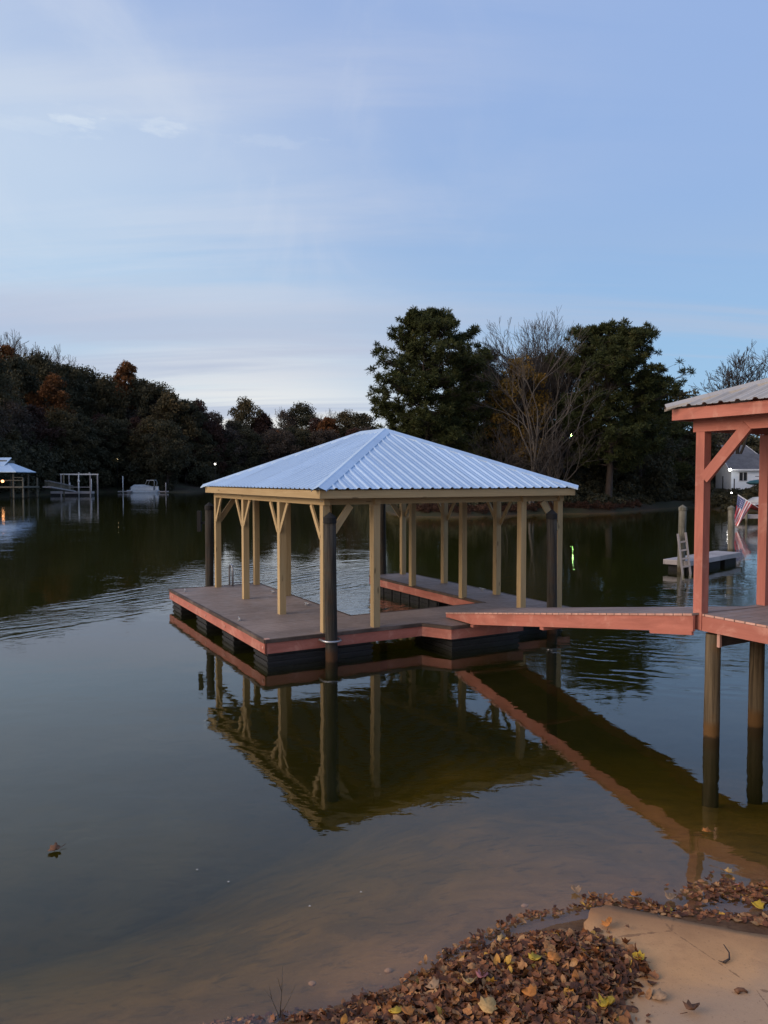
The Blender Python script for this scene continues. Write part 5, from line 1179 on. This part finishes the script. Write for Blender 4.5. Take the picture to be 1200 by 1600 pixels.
# soft earth and leaf mould under the pile
mb = MB(); nx, ny = 40, 40; idx = {}
for j in range(ny + 1):
    for i in range(nx + 1):
        x = bx[0] + (bx[1] - bx[0]) * i / nx; y = bx[2] + (bx[3] - bx[2]) * j / ny; hh = mound(x, y)
        idx[i, j] = len(mb.v); mb.v.append(Vector((x, y, ground_or_slab(x, y) + (hh * .8 + .006 * math.sin(x * 30) * math.cos(y * 27) if hh > .012 else -.05))))
for j in range(ny):
    for i in range(nx): mb.face((idx[i, j], idx[i + 1, j], idx[i + 1, j + 1], idx[i, j + 1]), ((0, 0),) * 4, .15, 0, True)
mould = plain('dark_leaf_mould', (.045, .022, .014), .9, var=.6, sc=40, bump=.6)
o = mb.build('leaf_mould', mould); tag(o, 'dark damp leaf mould under the heap of fallen leaves', None, None, 'stuff')
def s_pile():
    for _ in range(50):
        x, y = random.uniform(bx[0], bx[1]), random.uniform(bx[2], bx[3])
        if inpoly(x, y, PW_) or pdist(x, y, PW_) < abs(random.gauss(0, .03)) * random.choice((1, 1, 1, 3)): return x, y, ground_or_slab(x, y) + mound(x, y) * random.uniform(.75, 1.12)
scatter('fallen_leaves', 7000, s_pile, 'heap of brown fallen leaves raked against the edge of the slab', (.022, .085), tilt=.42)
def s_strip(path, width, zmin=None):
    P_ = [atz(a, b, .0) for a, b in path]
    def f():
        i = random.randrange(len(P_) - 1); p = P_[i].lerp(P_[i + 1], random.random()); w_ = width[i] if isinstance(width, list) else width
        x, y = p.x + random.gauss(0, w_), p.y + random.gauss(0, w_ * .6); z = ground_or_slab(x, y)
        if zmin is not None: z = max(z, zmin)
        return x, y, z
    return f
scatter('fallen_leaves', 380, s_strip([(300, 1600), (360, 1592), (420, 1585), (480, 1592), (540, 1585), (600, 1550)], .05), 'thin line of wet leaves along the water edge at the bottom left', (.03, .065), tilt=.35)
scatter('fallen_leaves', 110, s_strip([(690, 1492), (760, 1462), (810, 1432), (850, 1428), (900, 1420), (925, 1412)], .035, .002), 'wet leaves and twigs washed up left of the slab corner', (.025, .06), tilt=.3)
scatter('fallen_leaves', 230, s_strip([(930, 1408), (990, 1412), (1050, 1425), (1120, 1432), (1200, 1452)], .07, .002), 'leaves floating and stranded along the upper edge of the slab', (.03, .075), tilt=.16)
scatter('fallen_leaves', 400, s_strip([(1090, 1400), (1140, 1390), (1190, 1400), (1260, 1400)], .12, .002), 'carpet of leaves lying in the shallow water right of the slab', (.03, .075), tilt=.14)
scatter('fallen_leaves', 70, s_strip([(560, 1585), (640, 1530), (700, 1488), (760, 1460), (815, 1442)], .045, .002), 'few damp leaves along the water side of the leaf heap', (.022, .06), tilt=.3)
# single leaves that can be told apart
def one_leaf(px, py, mat, size, label, z=None, kind=1, name='fallen_leaf', tilt=.18, lift=.0):
    p = atz(px, py, .06)
    for _ in range(4):
        zz_ = (ground_or_slab(p.x, p.y) + mound(p.x, p.y) * 1.15 if z is None else z); p = atz(px, py, zz_)
    L_ = leaf_geo(size, kind, random.uniform(.2, 1.1), random.uniform(-.8, .8)); me = bpy.data.meshes.new(name); m_ = len(L_) - 1
    me.from_pydata(L_.tolist(), [], [(0, 1 + i, 1 + (i + 1) % m_) for i in range(m_)]); me.materials.append(M[mat]); me.polygons.foreach_set('use_smooth', [True] * m_)
    o = bpy.data.objects.new(name, me); COL.objects.link(o); o.location = (p.x, p.y, zz_ + .018 + lift if z is None else z); o.rotation_euler = (random.gauss(0, tilt), random.gauss(0, tilt), random.uniform(0, 6.28)); tag(o, label, 'leaf')
    MB().tube([(0, -.45 * size, .002), (.05 * size, -.95 * size, .012)], .0022, 5).build('stalk', M['lf_brown'], o)
    s3 = o.modifiers.new('s', 'SOLIDIFY'); s3.thickness = .0015; return o
for a in ((835, 1503, 'lf_yellow', .10, 'bright yellow leaf at the upper middle of the leaf heap'), (827, 1557, 'lf_orange', .10, 'orange-yellow leaf in the middle of the leaf heap'), (762, 1577, 'lf_pale', .125, 'large pale yellow leaf at the lower middle of the leaf heap'),
          (950, 1578, 'lf_yellow', .12, 'bright yellow leaf at the lower right edge of the leaf heap'), (754, 1533, 'lf_pink', .085, 'pinkish leaf on the left part of the leaf heap'), (735, 1543, 'lf_pale', .10, 'pale tan leaf just left of the pinkish leaf'),
          (618, 1585, 'lf_yellow', .09, 'yellow leaf at the bottom left end of the leaf heap'), (637, 1588, 'lf_orange', .09, 'orange leaf beside the yellow leaf at the bottom left end of the heap'), (998, 1503, 'lf_yellow', .085, 'small yellow leaf at the right tip of the leaf heap'),
          (865, 1501, 'lf_orange', .10, 'orange leaf right of the bright yellow leaf on the heap'), (784, 1472, 'lf_pale', .085, 'pale leaf near the upper left edge of the heap'), (678, 1547, 'lf_tan', .10, 'tan leaf on the left slope of the leaf heap'),
          (952, 1448, 'lf_orange', .10, 'orange-yellow curled leaf lying alone on the slab near its corner'), (1030, 1560, 'lf_tan', .10, 'curled tan leaf lying on the slab right of the leaf heap'), (1084, 1583, 'lf_brown', .10, 'dark brown leaf near the bottom of the slab'), (980, 1452, 'lf_brown', .03, 'tiny brown leaf scrap on the slab beside the orange-yellow leaf')):
    one_leaf(*a)
for a in ((899, 1393, 'lf_tan', .09, 'tan leaf floating alone above left of the slab corner'), (926, 1401, 'lf_orange', .09, 'orange leaf floating just above the slab corner'), (995, 1400, 'lf_orange', .10, 'orange leaf floating beyond the upper edge of the slab'),
          (1048, 1405, 'lf_tan', .10, 'tan leaf floating beyond the middle of the slab edge'), (1104, 1300, 'lf_orange', .10, 'small orange leaf floating under the gazebo reflection'), (1150, 1445, 'lf_orange', .12, 'large orange leaf at the upper right edge of the slab'), (1185, 1418, 'lf_yellow', .10, 'yellow leaf floating in the leaf carpet at the right edge'),
          (1139, 1364, 'lf_pale', .08, 'pale leaf at the far edge of the leaf carpet in the water'), (1044, 1423, 'lf_yellow', .07, 'small yellow leaf in the water against the slab edge'), (85, 1329, 'lf_brown', .12, 'single curled brown leaf floating on open water at the left')):
    one_leaf(*a[:5], z=.006, tilt=.08, lift=0)
for px, py, lb in ((308, 1359, 'tiny white feather floating left of centre near the bottom'), (357, 1378, 'tiny white feather floating below the first one'), (484, 1416, 'tiny white feather floating in front of the leaf heap'), (564, 1394, 'tiny pale fleck floating right of the feathers')):
    p = atz(px, py, .005); o = MB().tube([(-.009, 0, 0), (0, .002, .003), (.010, 0, 0)], [.001, .0035, .001], 6).build('feather', M['whiteplastic'], None, p); tag(o, lb, 'feather')
def twig(px0, py0, pts, r_, label, mat='bark', name='twig', branches=()):
    p = atz(px0, py0, .08); z = ground_or_slab(p.x, p.y); p = atz(px0, py0, z); o = MB().tube([Vector(q) for q in pts], [r_ * (1 - .6 * i / (len(pts) - 1)) for i in range(len(pts))], 6, caps=True); 
    for b in branches: o.tube([Vector(q) for q in b], [r_ * .6, r_ * .2] if len(b) == 2 else [r_ * .6] * (len(b) - 1) + [r_ * .2], 5)
    o = o.build(name, M[mat], None, p); tag(o, label, name.replace('_', ' ')); return o
twig(1131, 1506, [(0, 0, .01), (.05, .03, .014), (.075, .09, .02), (.07, .16, .03)], .008, 'short curved dark twig lying on the slab', branches=[[(0, 0, .01), (-.03, .015, .012)]])
twig(1150, 1552, [(0, 0, .006), (.02, .004, .02), (.05, .004, .02), (.07, 0, .006)], .018, 'small brown pebble on the slab near the right edge', 'lf_brown', 'pebble')
twig(437, 1590, [(0, 0, 0), (.01, .02, .15), (.015, .03, .30)], .004, 'thin dry weed stems standing at the water edge at the bottom', 'paletwig', 'weed_stem', branches=[[(0, 0, 0), (-.05, .02, .10), (-.10, .03, .16)], [(0, 0, 0), (.05, .02, .09), (.10, .02, .20)], [(-.05, .02, .10), (-.07, .02, .20)], [(.01, .02, .15), (-.015, .02, .24)]])
random.seed(3)
for i, (px, py) in enumerate(((820, 1407), (1162, 1432), (607, 1507), (488, 1527))):
    p = atz(px, py, .0); z = max(ground_or_slab(p.x, p.y), -.05); bm = bmesh.new(); bmesh.ops.create_icosphere(bm, subdivisions=2, radius=.022)
    for v in bm.verts: v.co = Vector((v.co.x * 1.3, v.co.y, v.co.z * .6)) * random.uniform(.88, 1.1)
    me = bpy.data.meshes.new('pebble'); bm.to_mesh(me); me.materials.append(M['concrete']); o = bpy.data.objects.new('pebble', me); COL.objects.link(o); o.location = (p.x, p.y, z + .008)
    tag(o, ('pale pebble in the shallows left of the slab corner', 'pale pebble among the leaves at the right edge', 'pale pebble under water left of the leaf heap', 'pale pebble under water near the dry weed stems')[i], 'pebble')
